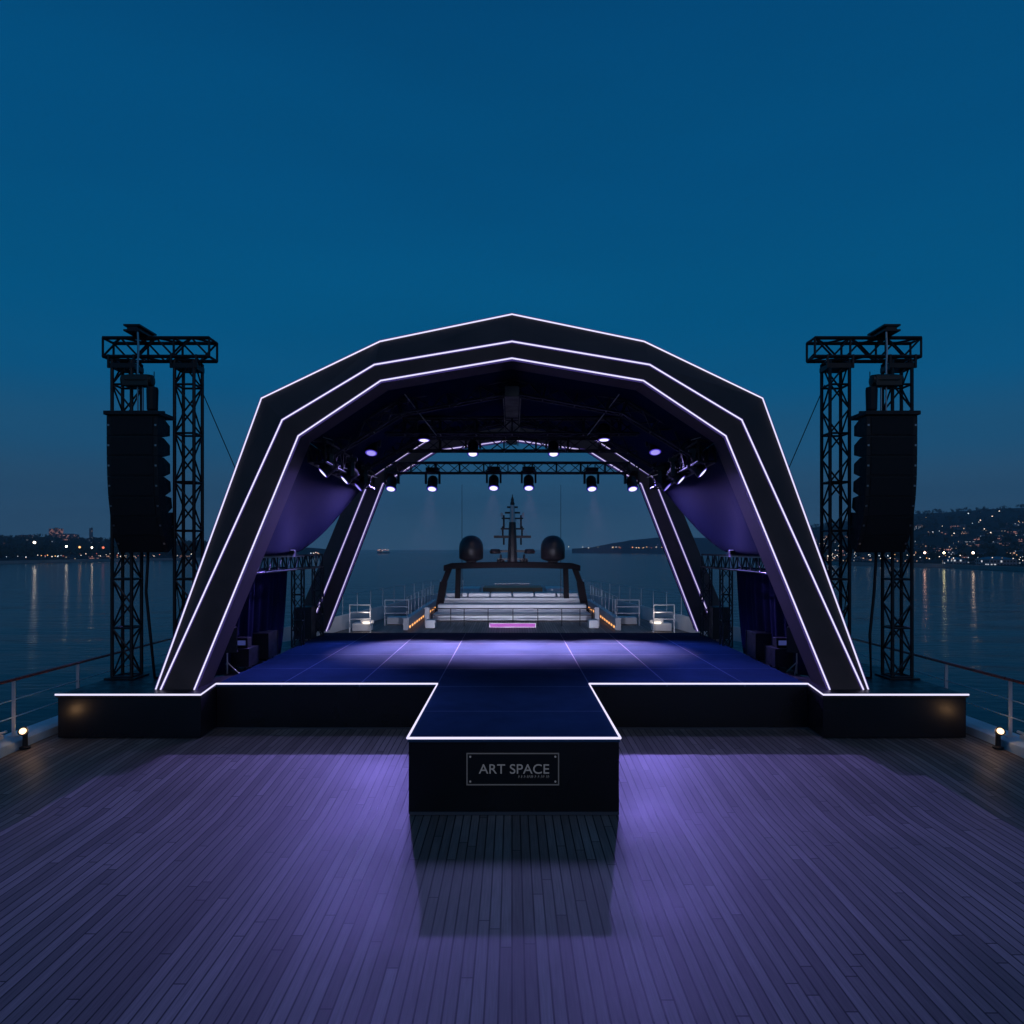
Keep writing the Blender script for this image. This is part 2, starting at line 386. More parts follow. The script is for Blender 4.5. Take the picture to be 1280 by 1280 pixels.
def terrain(name, label, pxs, sh, rd, dR, m):
    ts=[0,.0005,.04,.08,.12,.18,.26,.34,.42,.5,.58,.66,.74,.82,.9,1,1.15]
    g=MB(); vs=[]
    for px in pxs:
        for t in ts:
            if t>1:
                x,d,z=terr(px,1,sh,rd,dR); d2=d*1.3; vs.append((x*1.3,d2,WATER-1))
            else: vs.append(terr(px,t,sh,rd,dR))
    n=len(ts); fs=[]
    for i in range(len(pxs)-1):
        for j in range(n-1): fs.append((i*n+j,(i+1)*n+j,(i+1)*n+j+1,i*n+j+1))
    g.add(vs,fs); return tag(g.build(name,m,smooth=True),label,None,None,'structure')
terrain('hill','long wooded hill on the right shore',list(range(940,1520,10)),shR,rdR,2600,M['earth'])
terrain('shore_land','low land of the left shore',list(range(-300,450,15)),shL,rdL,1900,M['earth'])
# far headland between the arch legs
def headland(name,label,tab,dd):
    g=MB(); rows=[]
    pxs=list(range(tab[0][0],tab[-1][0]+1,4))
    vs=[]
    for px in pxs:
        yy=lerp_tab(tab,px)+ .5*noise1(px*.13,4)
        z=max(Z(yy,dd),WATER)
        vs += [(X(px,dd*.93),dd*.93,WATER-1),(X(px,dd*.95),dd*.95,WATER+ (z-WATER)*.45),(X(px,dd),dd,z),(X(px,dd*1.2),dd*1.2,WATER-1)]
    fs=[]
    for i in range(len(pxs)-1):
        for j in range(3): fs.append((i*4+j,(i+1)*4+j,(i+1)*4+j+1,i*4+j+1))
    g.add(vs,fs); return tag(g.build(name,M['earth'],smooth=True),label,None,None,'structure')
headland('headland','low distant headland seen between the arch legs',[(715,686),(740,684),(760,680),(790,675),(820,672),(860,671.5),(900,673),(960,675),(1000,680)],3500)

# quays
for (name,sh,pxs,lab) in (('quay',shL,range(-300,431,10),'pale stone promenade along the left shore'),('quay',shR,range(960,1501,10),'dark stone quay along the right shore')):
    g=MB(); rings=[]
    for px in pxs:
        d0=16*FPX/(lerp_tab(sh,px)-HY)
        rings.append([(X(px,d0-4),d0-4,WATER-1),(X(px,d0-4),d0-4,WATER+3.0),(X(px,d0+6),d0+6,WATER+3.0),(X(px,d0+6),d0+6,WATER-1)])
    g.loft([[Vector(v) for v in r] for r in rings]); tag(g.build(name,M['quay']),lab,None,None,'structure')

# ------------------------------------------------------------------ city
def building(px, t, sh, rd, dR, wpx, hpx, mi, label, group, name='apartment_building', roofm=None, dep=14):
    x,d,z=terr(px,t,sh,rd,dR); z=max(z,WATER+2.5)-1.5
    wd=wpx*d/FPX; h=hpx*d/FPX+1.5
    b=thing(name,label,'building',(x,d,z),group)
    MB().box(x-wd/2,x+wd/2,d,d+dep,z,z+h).build('wall',M['bld'][mi],b)
    r=MB()
    if R.random()<.5:
        r.add([(x-wd/2-.4,d-.4,z+h+.01),(x+wd/2+.4,d-.4,z+h+.01),(x+wd/2+.4,d+dep+.4,z+h+.01),(x-wd/2-.4,d+dep+.4,z+h+.01),(x-wd/4,d+dep/2,z+h+2.4),(x+wd/4,d+dep/2,z+h+2.4)],
              [(0,3,2,1),(0,1,5,4),(1,2,5),(2,3,4,5),(3,0,4)])
    else:
        r.box(x-wd/2-.2,x+wd/2+.2,d-.2,d+dep+.2,z+h+.01,z+h+.7); r.box(x-wd*.1,x+wd*.15,d+4,d+8,z+h+.71,z+h+3)
    r.build('roof',roofm or M['roof'],b)
    return b
GB='apartment blocks and houses on the right hillside'
for i in range(190):
    px=R.uniform(985,1300); 
    t=.06+.46*R.random()**1.2
    building(px,t,shR,rdR,2600,R.uniform(2.5,8),R.uniform(1.6,4.6)*(1-.4*t),R.choice([0,0,1,2,2,3,3]),'distant apartment block among the lights of the right shore',GB)
building(1254,.035,shR,rdR,2600,34,7,2,'long blue-roofed waterfront hall on the right shore','waterfront halls','waterfront_hall',M['roofblue'],20)['category']='building'
building(1199,.03,shR,rdR,2600,16,5,2,'small blue-roofed hall beside the right quay lamps','waterfront halls','waterfront_hall',M['roofblue'],16)
GL='houses on the left shore'
for i in range(46):
    px=R.uniform(-20,300); t=R.uniform(.5,.98)
    building(px,t,shL,rdL,1900,R.uniform(4,12),R.uniform(2.5,6),R.choice([0,1,1,2,3]),'distant house on the tree line of the left shore',GL)
for i in range(26):
    px=R.uniform(60,290); t=R.uniform(.10,.2)
    building(px,t,shL,rdL,1900,R.uniform(3,9),R.uniform(2,4.5),R.choice([0,1,0,3]),'low lit waterfront house on the left quay','waterfront houses on the left quay')
building(68,.98,shL,rdL,1900,14,13,1,'pink stepped hotel rising above the trees on the left shore',None,'hotel')
building(84,.97,shL,rdL,1900,22,7,1,'long pink wing right of the stepped hotel',None,'hotel')
building(113,1.0,shL,rdL,1900,3,16,3,'thin tower on the left skyline',None,'tower',dep=6)

# city lamps
def lamp(px,py,d,r,m,label,group,mast=None,cat='street lamp'):
    x,z=X(px,d),Z(py,d)
    zb=max(WATER+2.5,z-11)
    t=thing('street_lamp',label,cat,(x,d,zb),group)
    MB().tube((x,d,zb),(x,d,z-r*.6),.16,6,.1).build('post',M['truss'],t)
    prof=[(r*math.sin(a),-r*math.cos(a)) for a in [math.pi*k/6 for k in range(7)]]; prof[0]=(.01,-r); prof[-1]=(.01,r)
    MB().lathe((x,d,z),prof,8).build('lamp_head',m,t,smooth=True)
RL=[(1156,691,'reddish white quay lamp nearest the right speaker tower'),(1180,691,'bright yellowish quay lamp, middle of the three on the right'),(1216.5,691,'warm quay lamp right of the two beside the speaker tower')]
for (px,py,l),mm in zip(RL,(LAMPRED,LAMPYEL,LAMPAMB)): lamp(px,py,650 if px<1200 else 600,.9,mm,l,None)
lamp(43,678,830,1.35,LAMPW,'tall bright white floodlight on the left shore',None)
lamp(83,683,900,1.1,LAMPW,'bright lamp on the left quay with a reflection below',None)
lamp(99.5,684,900,1.3,LAMPO,'orange lamp on the left quay',None)
lamp(115,684.5,950,1.0,LAMPW,'white lamp right of the orange one on the left quay',None)
lamp(129,684.5,950,1.5,LAMPR,'red lit sign lamp near the left speaker tower',None)
for i in range(120):
    px=R.uniform(988,1290); t=.02+.7*R.random()**3
    x,d,z=terr(px,t,shR,rdR,2600); z=max(z,WATER+2.5)+R.uniform(4,9)
    lamp(px, HY-(z-CAMZ)*FPX/d, d, R.uniform(.45,1.05)*d/FPX*.62, R.choice([LAMPWN,LAMPC,LAMPC,LAMPWN,LAMPO]),'small distant lamp on the right hillside','lamps on the right hillside')
for i in range(105):
    px=R.uniform(2,300) if i<92 else R.uniform(385,402); t=.02+.25*R.random()**2
    x,d,z=terr(px,t,shL,rdL,1900); z=max(z,WATER+2.5)+R.uniform(3,8)
    lamp(px, HY-(z-CAMZ)*FPX/d, d, R.uniform(.45,1.0)*d/FPX*.6, R.choice([LAMPWN,LAMPWN,LAMPC,LAMPO,LAMPR]),'small distant lamp along the left shore','lamps along the left shore')
for i in range(44):
    px=R.choice([R.uniform(708,750),R.uniform(765,778),R.uniform(790,815),R.uniform(820,838),R.uniform(900,960)])
    d=3250; lamp(px,685.0-R.random()*1.6,d,R.uniform(.35,.7)*d/FPX*.8,R.choice([LAMPWN,LAMPO,LAMPR,LAMPWN]),'tiny lamp on the shoreline of the far headland','lamps along the far headland')
# distant ship
sx,sd=X(479,3000),3000
t=thing('distant_ship','tiny lit ship on the horizon left of the dark domes','ship',(sx,sd,WATER))
MB().loft([[Vector((sx-24,sd,WATER-2)),Vector((sx+23,sd,WATER-2)),Vector((sx+27,sd,WATER+5)),Vector((sx-27,sd,WATER+5))],[Vector((sx-24,sd+12,WATER-2)),Vector((sx+23,sd+12,WATER-2)),Vector((sx+27,sd+12,WATER+5)),Vector((sx-27,sd+12,WATER+5))]]).build('hull',M['black'],t)
MB().box(sx-20,sx-6,sd+1,sd+11,WATER+5.01,WATER+15).build('superstructure',M['bld'][0],t)
for k,dx in enumerate((-22,-17,-12,-3,3,9,14,20)):
    MB().lathe((sx+dx,sd-1,WATER+13+1.8*(k%3)),[(.1,-1.7),(1.6,0),(.1,1.7)],6).build('deck_lamp',LAMPWN if k%2 else LAMPR,t)

# woodland masses (far tree belts)
def woodland(name,label,n,pxr,tr,sh,rd,dR,s0,s1,seed):
    rr=random.Random(seed); g=MB()
    for i in range(n):
        px=rr.uniform(*pxr); t=tr[0]+(tr[1]-tr[0])*rr.random()
        x,d,z=terr(px,t,sh,rd,dR); s=rr.uniform(s0,s1); z=max(z,WATER+2.5)
        vs=[];fs=[]
        for k in range(9):
            a=rr.uniform(0,6.28); ph=rr.uniform(-.4,1); c=Vector((x+s*.8*math.cos(a)*rr.random(), d+s*.8*math.sin(a)*rr.random(), z+s*(.7+.8*rr.random())))
            q=s*rr.uniform(.3,.55)
            pts=[c+Vector((rr.uniform(-q,q),rr.uniform(-q,q),rr.uniform(-q,q))) for _ in range(4)]
            o=len(vs); vs+=pts; fs+=[(o,o+1,o+2),(o,o+2,o+3),(o+1,o+2,o+3),(o,o+1,o+3)]
        g.add(vs,fs)
    tag(g.build(name,M['leaf']),label,None,None,'stuff')
woodland('woodland','dark belt of trees behind the left promenade',1500,(-60,300),(.05,.85),shL,rdL,1900,5,10,1)
woodland('woodland','scattered dark trees over the right hillside',900,(960,1320),(.04,1.0),shR,rdR,2600,3,8,2)

# haze box
hz=MB().box(-3600,3600,-40,4400,-14.5,230).build('haze',mat('unused',(0,0,0))); hz['kind']='stuff'; hz['label']='thin blue evening haze over the bay'
m=bpy.data.materials.new('haze'); m.use_nodes=True; n=m.node_tree; n.nodes.clear()
pv=n.nodes.new('ShaderNodeVolumePrincipled'); oo=n.nodes.new('ShaderNodeOutputMaterial')
pv.inputs['Color'].default_value=(.8,.88,1,1); pv.inputs['Density'].default_value=.00017
n.links.new(pv.outputs[0], oo.inputs['Volume']); hz.data.materials.clear(); hz.data.materials.append(m)

# ------------------------------------------------------------------ ship: hull, deck
def hull_x(y):      # half beam
    return 10.38 if y<27 else lerp_tab([(27,10.38),(33,9.0),(42,7.6),(52,5.9),(62,3.6),(70,1.2),(73,.15)],y)
g=MB(); ysl=[-12,0,14,27,30,33,38,42,47,52,57,62,66,70,73]
rings=[]
for y in ysl:
    h=hull_x(y); k=.92 if y<40 else .72
    rings.append([Vector(p) for p in ((-h*k,y-(.0 if y<40 else 3),WATER-3),(-h,y,-.35),(-h,y,-.02-.33*(y<15)-.5*(y<13)),(h,y,-.02-.33*(y<15)-.5*(y<13)),(h,y,-.35),(h*k,y-(.0 if y<40 else 3),WATER-3))])
g.loft(rings)
ship=tag(g.build('ship_hull',M['white']),'white painted hull of the ship under the wooden deck','ship')
def deckz(y): return lerp_tab([(-12,-.40),(DT,-.233),(12.3,-.165),(13.2,-.09),(14.2,-.02),(15.2,0)],y)
g=MB(); ys=[-12,4,8,10,DT,12.3,13.2,14,14.6,15.2,20,27]
vs=[];fs=[]
for y in ys: vs+=[(-9.95,y,deckz(y)),(9.95,y,deckz(y))]
for i in range(len(ys)-1): fs.append((2*i,2*i+1,2*i+3,2*i+2))
g.add(vs,fs)
dk=g.build('deck',M['deck'],smooth=True); tag(dk,'planked teak deck lit violet in front of the stage',None,None,'structure')
g=MB(); ys2=[27.01,30,33,38,42,47,52,57,62,66,70]
vs=[];fs=[]
for y in ys2: vs+=[(-hull_x(y)+.1,y,.0),(hull_x(y)-.1,y,.0)]
for i in range(len(ys2)-1): fs.append((2*i,2*i+1,2*i+3,2*i+2))
g.add(vs,fs); tag(g.build('foredeck',M['deck']),'wooden foredeck beyond the stage',None,None,'structure')

for s,side in ((-1,'left'),(1,'right')):
    # kerb (waterway)
    g=MB()
    prof=[(9.90,-.45),(9.90,.16),(10.02,.20),(10.36,.22),(10.40,.18),(10.40,-.45)]
    g.loft([[Vector((s*a,y,b)) for a,b in prof] for y in (-10,6,14,20,27)])
    tag(g.build('kerb',M['kerb'],bevel=.01),'pale blue-grey painted kerb at the %s edge of the deck'%side,None,None,'structure')
    t=thing('deck_railing','ship railing with wooden handrail along the %s edge of the deck'%side,'railing',(s*10.15,14,.22))
    ztop=1.36
    MB().path([(s*10.12,y,ztop) for y in (-6,8,14,20,27)],.035,8).build('handrail',M['teakrail'],t,smooth=True)
    for zz in (.95,.60):
        MB().path([(s*10.12,y,zz) for y in (-6,14,27)],.012,6).build('wire_rail',M['white'],t,smooth=True)
    for y in (2.2,5.3,8.4,11.4,14.62,16.78,19.2,21.9,24.6,26.9):
        g=MB(); g.bar((s*10.12,y,.2),(s*10.12,y,ztop-.03),.07,.025); g.box(s*10.12-.09,s*10.12+.09,y-.06,y+.06,.205,.225)
        g.build('post',M['white'],t,bevel=.004)
    # small mooring fitting on kerb
    t=thing('cleat','small white mooring cleat on the %s kerb'%side,'cleat',(s*10.2,14.25,.22))
    g=MB(); g.box(s*10.2-.05,s*10.2+.05,14.1,14.4,.222,.30); g.tube((s*10.2,13.98,.33),(s*10.2,14.52,.33),.03,8); g.build('cleat_body',M['white'],t,bevel=.006)
    # flood lamp
    fx,fy=s*9.78,14.42
    fp=P(28.5 if s<0 else 1250.5,914,14.42); 
    t=thing('deck_floodlight','small warm floodlight on the deck kerb at the %s'%side,'floodlight',(fp.x,fp.y,.2))
    Rq=Matrix.Rotation(-s*D2R(18),3,'Z')@Matrix.Rotation(D2R(58),3,'X')
    g=MB().lathe(fp,[(.02,-.13),(.07,-.12),(.085,-.02),(.095,.0),(.085,.004)],16,Rq); g.build('housing',M['black'],t,smooth=False)
    g=MB().lathe(fp,[(.01,.0041),(.066,.0042),(.06,.014),(.01,.02)],16,Rq); g.build('lens',M['warm'],t,smooth=True)
    g=MB(); g.lathe((fp.x,fp.y+.07,0),[(.10,.0),(.10,.03),(.05,.05),(.045,.30)],14); g.build('bracket',M['black'],t)
    l=bpy.data.lights.new('flood_spot','POINT'); l.energy=2.6; l.color=(1,.56,.26); l.shadow_soft_size=.06
    lo=bpy.data.objects.new('flood_spot',l); COL.objects.link(lo); lo.parent=t
    lp=fp+Vector((-s*.14,.02,.10)); lo.location=lp-Vector((fp.x,fp.y,.2))
    pass

# ------------------------------------------------------------------ stage
stage=thing('stage','black T-shaped stage with glowing white edge strips and catwalk towards the viewer','stage',(0,DF,0))
tx=X(642.5,DT); hw=1.69; OX=0.03
xm=6.6                         # half-width of front straight edge
XW1=X(252,DW+.02)              # inner corner of side podium front
XWo=-9.62
# floor top (main + catwalk, one sheet each)
MB().prism([(-xm,DF),(-hw+OX,DF),(-hw+OX,DT),(hw+OX,DT),(hw+OX,DF),(xm,DF),(xm+.15,DB),(-xm-.15,DB)],ZS-.06,ZS).build('floor',M['floor'],stage)
# fascia under floor
g=MB(); 
g.prism([(-xm-.0,DF+.03),(-hw+OX,DF+.03),(-hw+OX,DF+6),(-xm-.0,DF+6)],-.02,ZS-.061)
g.prism([(hw+OX,DF+.03),(xm,DF+.03),(xm,DF+6),(hw+OX,DF+6)],-.02,ZS-.061)
g.box(-6.6,6.6,DF+6.01,DB-.03,-.02,ZS-.061)
g.build('skirt',M['fascia'],stage)
g=MB().prism([(-hw+OX+.015,DT+.03),(hw+OX-.015,DT+.03),(hw+OX-.015,DF+.02),(-hw+OX+.015,DF+.02)],-.20,ZS-.061)
g.build('catwalk_skirt',M['fascia'],stage)
g=MB(); g.box(-hw+OX+.05,hw+OX-.05,DT+.07,DT+3,-.30,-.201)
g.build('plinth',M['greyplinth'],stage)
MB().box(-hw+OX+.02,hw+OX-.02,DT+.01,DT+.029,-.222,-.175).build('base_trim',M['greyplinth'],stage)
for s in (-1,1):
    px=[(s*9.62,DW),(s*abs(XW1),DW),(s*xm,DF),(s*(xm+.15),DB),(s*9.3,DB-6),(s*9.62,DB-7)]
    MB().prism([(a,b) for a,b in px],ZW-.05,ZW).build('side_floor',M['black'],stage)
    q=[(s*9.60,DW+.03),(s*(abs(XW1)+.02),DW+.03),(s*(xm+.02),DF+.04),(s*(xm+.14),DB-.05),(s*9.28,DB-6),(s*9.60,DB-7)]
    MB().prism(q,.02,ZW-.051).build('side_skirt',M['fascia'],stage,bevel=.02)
    MB().prism([(s*9.5,DW+.10),(s*(abs(XW1)+.1),DW+.10),(s*(xm+.1),DF+.1),(s*9.5,DF+3)],-.02,.019).build('side_plinth',M['greyplinth'],stage)
    MB().path([(s*9.62,DW-.02,ZW+.015),(s*abs(XW1),DW-.02,ZW+.015),(s*xm,DF-.02,ZS+.01),(s*hw+OX,DF-.02,ZS+.01),(s*hw+OX,DT-.02,ZS+.01)],.019,8).build('edge_led',M['led'],stage,smooth=True)
MB().path([(-hw+OX,DT-.02,ZS+.01),(hw+OX,DT-.02,ZS+.01)],.019,8).build('edge_led',M['led'],stage,smooth=True)
for y in (DF-.005,): MB().box(-xm,-hw+OX-.03,y-.04,y+.03,-.01,.025).build('base_trim',M['greyplinth'],stage); MB().box(hw+OX+.03,xm,y-.04,y+.03,-.01,.025).build('base_trim',M['greyplinth'],stage)

# sign plaque
sc_=DT/FPX
sg=thing('sign','dark rectangular plaque reading ART SPACE on the catwalk front','sign',(X(641.5,DT),DT,Z(961.5,DT)))
yb=DT+.03
x0,x1=X(583,DT),X(699,DT); z0,z1=Z(982,DT),Z(941.5,DT)
MB().box(x0,x1,yb-.012,yb-.001,z0,z1).build('plate',M['plate'],sg)
g=MB(); tk=.018
g.box(x0,x1,yb-.020,yb-.0121,z1-tk,z1); g.box(x0,x1,yb-.020,yb-.0121,z0,z0+tk)
g.box(x0,x0+tk,yb-.020,yb-.0121,z0+tk,z1-tk); g.box(x1-tk,x1,yb-.020,yb-.0121,z0+tk,z1-tk)
g.build('border',M['greyd'],sg)
for a in (x0+.06,x1-.06):
    for b in (z0+.06,z1-.06):
        MB().tube((a,yb-.022,b),(a,yb-.0121,b),.016,10).build('screw',M['grey'],sg)
def text(body, xl, xr, zc, size, name, parent, m, shear=0, bold=.0):
    cu=bpy.data.curves.new(name,'FONT'); cu.body=body; cu.size=size; cu.align_x='LEFT'; cu.align_y='BOTTOM_BASELINE'; cu.extrude=.004; cu.offset=bold; cu.shear=shear
    o=bpy.data.objects.new(name,cu); COL.objects.link(o)
    dg=bpy.context.evaluated_depsgraph_get(); dg.update(); me=bpy.data.meshes.new_from_object(o.evaluated_get(dg)); bpy.data.objects.remove(o)
    xsn=[v.co.x for v in me.vertices]; a,b=min(xsn),max(xsn); k=(xr-xl)/(b-a)
    for v in me.vertices:
        x=xl+(v.co.x-a)*k; z=zc+v.co.y; y=yb-.0165-v.co.z
        v.co=Vector((x,y,z))-Vector(parent['_b'])
    me.materials.clear(); me.materials.append(m)
    q=bpy.data.objects.new(name,me); COL.objects.link(q); q.parent=parent; return q
text('ART SPACE',X(598.5,DT),X(686.5,DT),Z(967.3,DT),.215,'lettering',sg,M['grey'])
# worn, unreadable small line under it: row of small raised strokes
g=MB(); rr=random.Random(3); xx=X(648,DT)
while xx<X(685,DT):
    wv=rr.uniform(.012,.026); zt=Z(969.3,DT); zb=Z(972.8,DT)
    g.bar((xx,yb-.0165,zb),(xx+wv*.6,yb-.0165,zt),.010,.007); g.bar((xx+wv*.6,yb-.0165,zt),(xx+wv,yb-.0165,zb+.012),.009,.007)
    xx+=wv+rr.choice([.008,.010,.03])
g.build('small_lettering',M['greyd'],sg)

# ------------------------------------------------------------------ arches
def arch(name,label,L3,L2,L1,dep3,dep2,dep1,back,strips):
    """Lk: base,knee,shoulder,apex as (x,z) with x>0; dep: y per station"""
    t=thing(name,label,'arch',(0,dep3[0],1.0))
    def st(L,dep):
        left=[Vector((-L[i][0],dep[i],L[i][1])) for i in range(3)]
        return left+[Vector((0,dep[3],L[3][1]))]+[Vector((L[i][0],dep[i],L[i][1])) for i in (2,1,0)]
    a,b,c=st(L3,dep3),st(L2,dep2),st(L1,dep1)
    rings=[]
    for i in range(7):
        dz=Vector((0,back,0)); 
        rings.append([a[i],b[i],c[i],Vector((c[i].x,a[i].y+back,c[i].z)),Vector((a[i].x,a[i].y+back,a[i].z))])
    MB().loft(rings).build('cladding',M['arch'],t)
    ctr=Vector((0,0,3))
    for k,(L,m,r) in strips.items():
        src={3:a,2:b,1:c}[k]; pts=[]
        for p in src:
            off=Vector((0,-.012,0))
            pts.append(p+off)
        MB().path(pts,r,8).build('led_strip',m,t,smooth=True)
        MB().path([p+Vector((0,.036,0)) for p in pts],r*2.6,8).build('led_halo',M['ledhalo'],t,smooth=True)  # wider dim tube added behind each strip as its glow halo
    return t,a,b,c
def xy(px,py,d): return (abs(X(px,d)),Z(py,d))
d3=[DA,DA,DA,DA]; d2=[DA,DA,DA,DA]; d1=[DA+.05,DA+.5,DA+.5,DA+.5]
L3=[xy(243,862,DA),xy(373,545,DA),xy(476,476,DA),xy(640,448,DA)]
L2=[xy(201,862,DA),xy(353,525,DA),xy(468,456,DA),xy(640,427,DA)]
L1=[xy(195,862,DA+.05),xy(327,498,DA+.5),xy(475,427,DA+.5),xy(640,393,DA+.5)]
# base touches podium
fa,A3,A2,A1=arch('front_arch','large dark faceted front arch with three glowing white lines over the stage',L3,L2,L1,d3,d2,d1,.95,{3:(0,M['led'],.018),2:(0,M['led'],.018),1:(0,M['led'],.018)})
db=DB-.5
B3=[xy(408,789,db),xy(478.6,605,db),xy(544.7,563.5,db),xy(640,550,db)]
B2=[xy(386,789,db),xy(463,597,db),xy(545,543.5,db),xy(640,526,db)]
B1=[xy(365,789,db+.3),xy(447,590,db+.3),xy(540,527,db+.3),xy(640,508,db+.3)]
ba,_,_,_=arch('rear_arch','smaller looking rear arch behind the stage with two glowing lines',B3,B2,B1,[db]*4,[db]*4,[db+.3]*4,.5,{3:(0,M['ledb'],.022),2:(0,M['ledb'],.022)})

# ------------------------------------------------------------------ canopy
t=thing('canopy','dark navy fabric canopy stretched between the two arches','canopy',(0,20,6.5))
def roofpt(u,v):   # u depth 0..1, v across 0..1
    y=DA+.5+(24.6-DA-.5)*u
    prof=[(-L3[1][0],L3[1][1]),(-L3[2][0],L3[2][1]),(0,L3[3][1]),(L3[2][0],L3[2][1]),(L3[1][0],L3[1][1])]
    seg=v*4; i=min(3,int(seg)); f=seg-i
    x=prof[i][0]+(prof[i+1][0]-prof[i][0])*f; z=prof[i][1]+(prof[i+1][1]-prof[i][1])*f
    sag=.30*math.sin(math.pi*min(1,u*1.15))*math.sin(math.pi*f)
    k=math.sin(math.pi*u)*.12
    return Vector((x*(1.012), y, z+.04-sag*.7-k+.05*math.sin(u*19)*math.sin(math.pi*f)))
nu,nv=26,48; vs=[roofpt(i/nu,j/nv) for i in range(nu+1) for j in range(nv+1)]
fs=[(i*(nv+1)+j,(i+1)*(nv+1)+j,(i+1)*(nv+1)+j+1,i*(nv+1)+j+1) for i in range(nu) for j in range(nv)]
o=MB().add(vs,fs).build('roof_fabric',M['canvas'],t,smooth=True); mo=o.modifiers.new('t','SOLIDIFY'); mo.thickness=.012
for s in (-1,1):
    vs=[]; nu,nv=20,20
    for i in range(nu+1):
        for j in range(nv+1):
            u=i/nu; v=j/nv           # v 0 bottom 1 top
            yr=20.6+ (24.4-20.6)*(v**.55)
            y=DA+.45+(yr-DA-.45)*u
            zt=L3[1][1]+.03-.12*math.sin(math.pi*(y-DA-.5)/(24.6-DA-.5)); zb=3.86
            z=zb+(zt-zb)*v
            xb=5.86+.45*u; xt=L3[1][0]*1.012
            x=xb+(xt-xb)*v + .38*math.sin(math.pi*v)*math.sin(math.pi*min(u,1)) + .04*math.sin(7*v+9*u)*(1-v)
            vs.append((s*x,y,z))
    fs=[(i*(nv+1)+j,(i+1)*(nv+1)+j,(i+1)*(nv+1)+j+1,i*(nv+1)+j+1) for i in range(nu) for j in range(nv)]
    o=MB().add(vs,fs).build('side_fabric',M['canvas'],t,smooth=True); mo=o.modifiers.new('t','SOLIDIFY'); mo.thickness=.012
    # curtain below the side truss
    side='left' if s<0 else 'right'
    vs=[]; nu,nv=60,10
    for i in range(nu+1):
        for j in range(nv+1):
            u=i/nu; v=j/nv; yr=21.3+1.5*v**.8; y=16.9+(yr-16.9)*u
            vs.append((s*(7.15+.06*math.sin(u*70)+.05*math.sin(u*23+1)-.25*(1-v)*u),y,ZW+.02+(3.45-ZW)*v))
    fs=[(i*(nv+1)+j,(i+1)*(nv+1)+j,(i+1)*(nv+1)+j+1,i*(nv+1)+j+1) for i in range(nu) for j in range(nv)]
    o=MB().add(vs,fs).build('curtain',M['curtain'],base=(s*7.15,18,ZW),smooth=True); mo=o.modifiers.new('t','SOLIDIFY'); mo.thickness=.01
    tag(o,'dark drawn curtain under the side truss on the %s of the stage'%side,'curtain')

# ------------------------------------------------------------------ trusses
def truss_mesh(p,q,w,h,bay=.5,rc=.028,rd=.014,up=None):
    p=Vector(p); q=Vector(q); g=MB(); a,r,u=g.frame(p,q,up or (0,0,1)); L=(q-p).length; n=max(2,round(L/bay))
    cs=[r*w/2+u*h/2,-r*w/2+u*h/2,-r*w/2-u*h/2,r*w/2-u*h/2]
    for c in cs: g.tube(p+c,q+c,rc,8)
    for i in range(n+1):
        b=p+a*(L*i/n)
        for k in range(4):
            if i in (0,n) or i%2==0: g.tube(b+cs[k],b+cs[(k+1)%4],rd*1.25,6)
        if i<n:
            b2=p+a*(L*(i+1)/n)
            for k in range(4):
                c1,c2=(cs[k],cs[(k+1)%4]) if (i+k)%2 else (cs[(k+1)%4],cs[k])
                g.tube(b+c1,b2+c2,rd,6)
    return g
def truss(name,label,p,q,w=.3,h=.3,bay=.45,rc=.026,rd=.013,cat='truss',m=None,group=None):
    mid=(Vector(p)+Vector(q))/2
    return tag(truss_mesh(p,q,w,h,bay,rc,rd).build(name,m or M['truss'],base=mid,smooth=False),label,cat,group)
dR_=25.2
truss('roof_truss','thin rear truss hung with six lamps across the back opening',(X(505,dR_)-.6,dR_,Z(585,dR_)),(X(765,dR_)+.6,dR_,Z(585,dR_)),.34,.36,.42,.03,.016)
truss('roof_truss','straight transverse truss under the canopy nearest the front',(-3.9,19.6,7.35),(3.9,19.6,7.35),.4,.42,.5,.032,.018)
truss('roof_truss','straight transverse truss under the canopy second from the front',(-4.3,22.8,7.32),(4.3,22.8,7.32),.4,.4,.5,.032,.018)
g=MB()
for s in (-1,1):
    for off in (0,):
        q=truss_mesh((0,17.7,7.98),(s*2.75,17.7,7.48),.3,.32,.4,.028,.016); g.add(q.v,q.f)
        q=truss_mesh((s*2.75,17.7,7.48),(s*4.6,17.7,6.35),.3,.32,.4,.028,.016); g.add(q.v,q.f)
tag(g.build('bent_truss',M['truss'],base=(0,17.7,7.9)),'bent roof truss following the canopy just behind the front arch','truss')
g=MB()
for s in (-1,1):
    q=truss_mesh((0,21.2,7.9),(s*2.75,21.2,7.42),.3,.32,.4,.028,.016); g.add(q.v,q.f)
    q=truss_mesh((s*2.75,21.2,7.42),(s*4.6,21.2,6.35),.3,.32,.4,.028,.016); g.add(q.v,q.f)
tag(g.build('bent_truss',M['truss'],base=(0,21.2,7.9)),'bent roof truss under the middle of the canopy','truss')
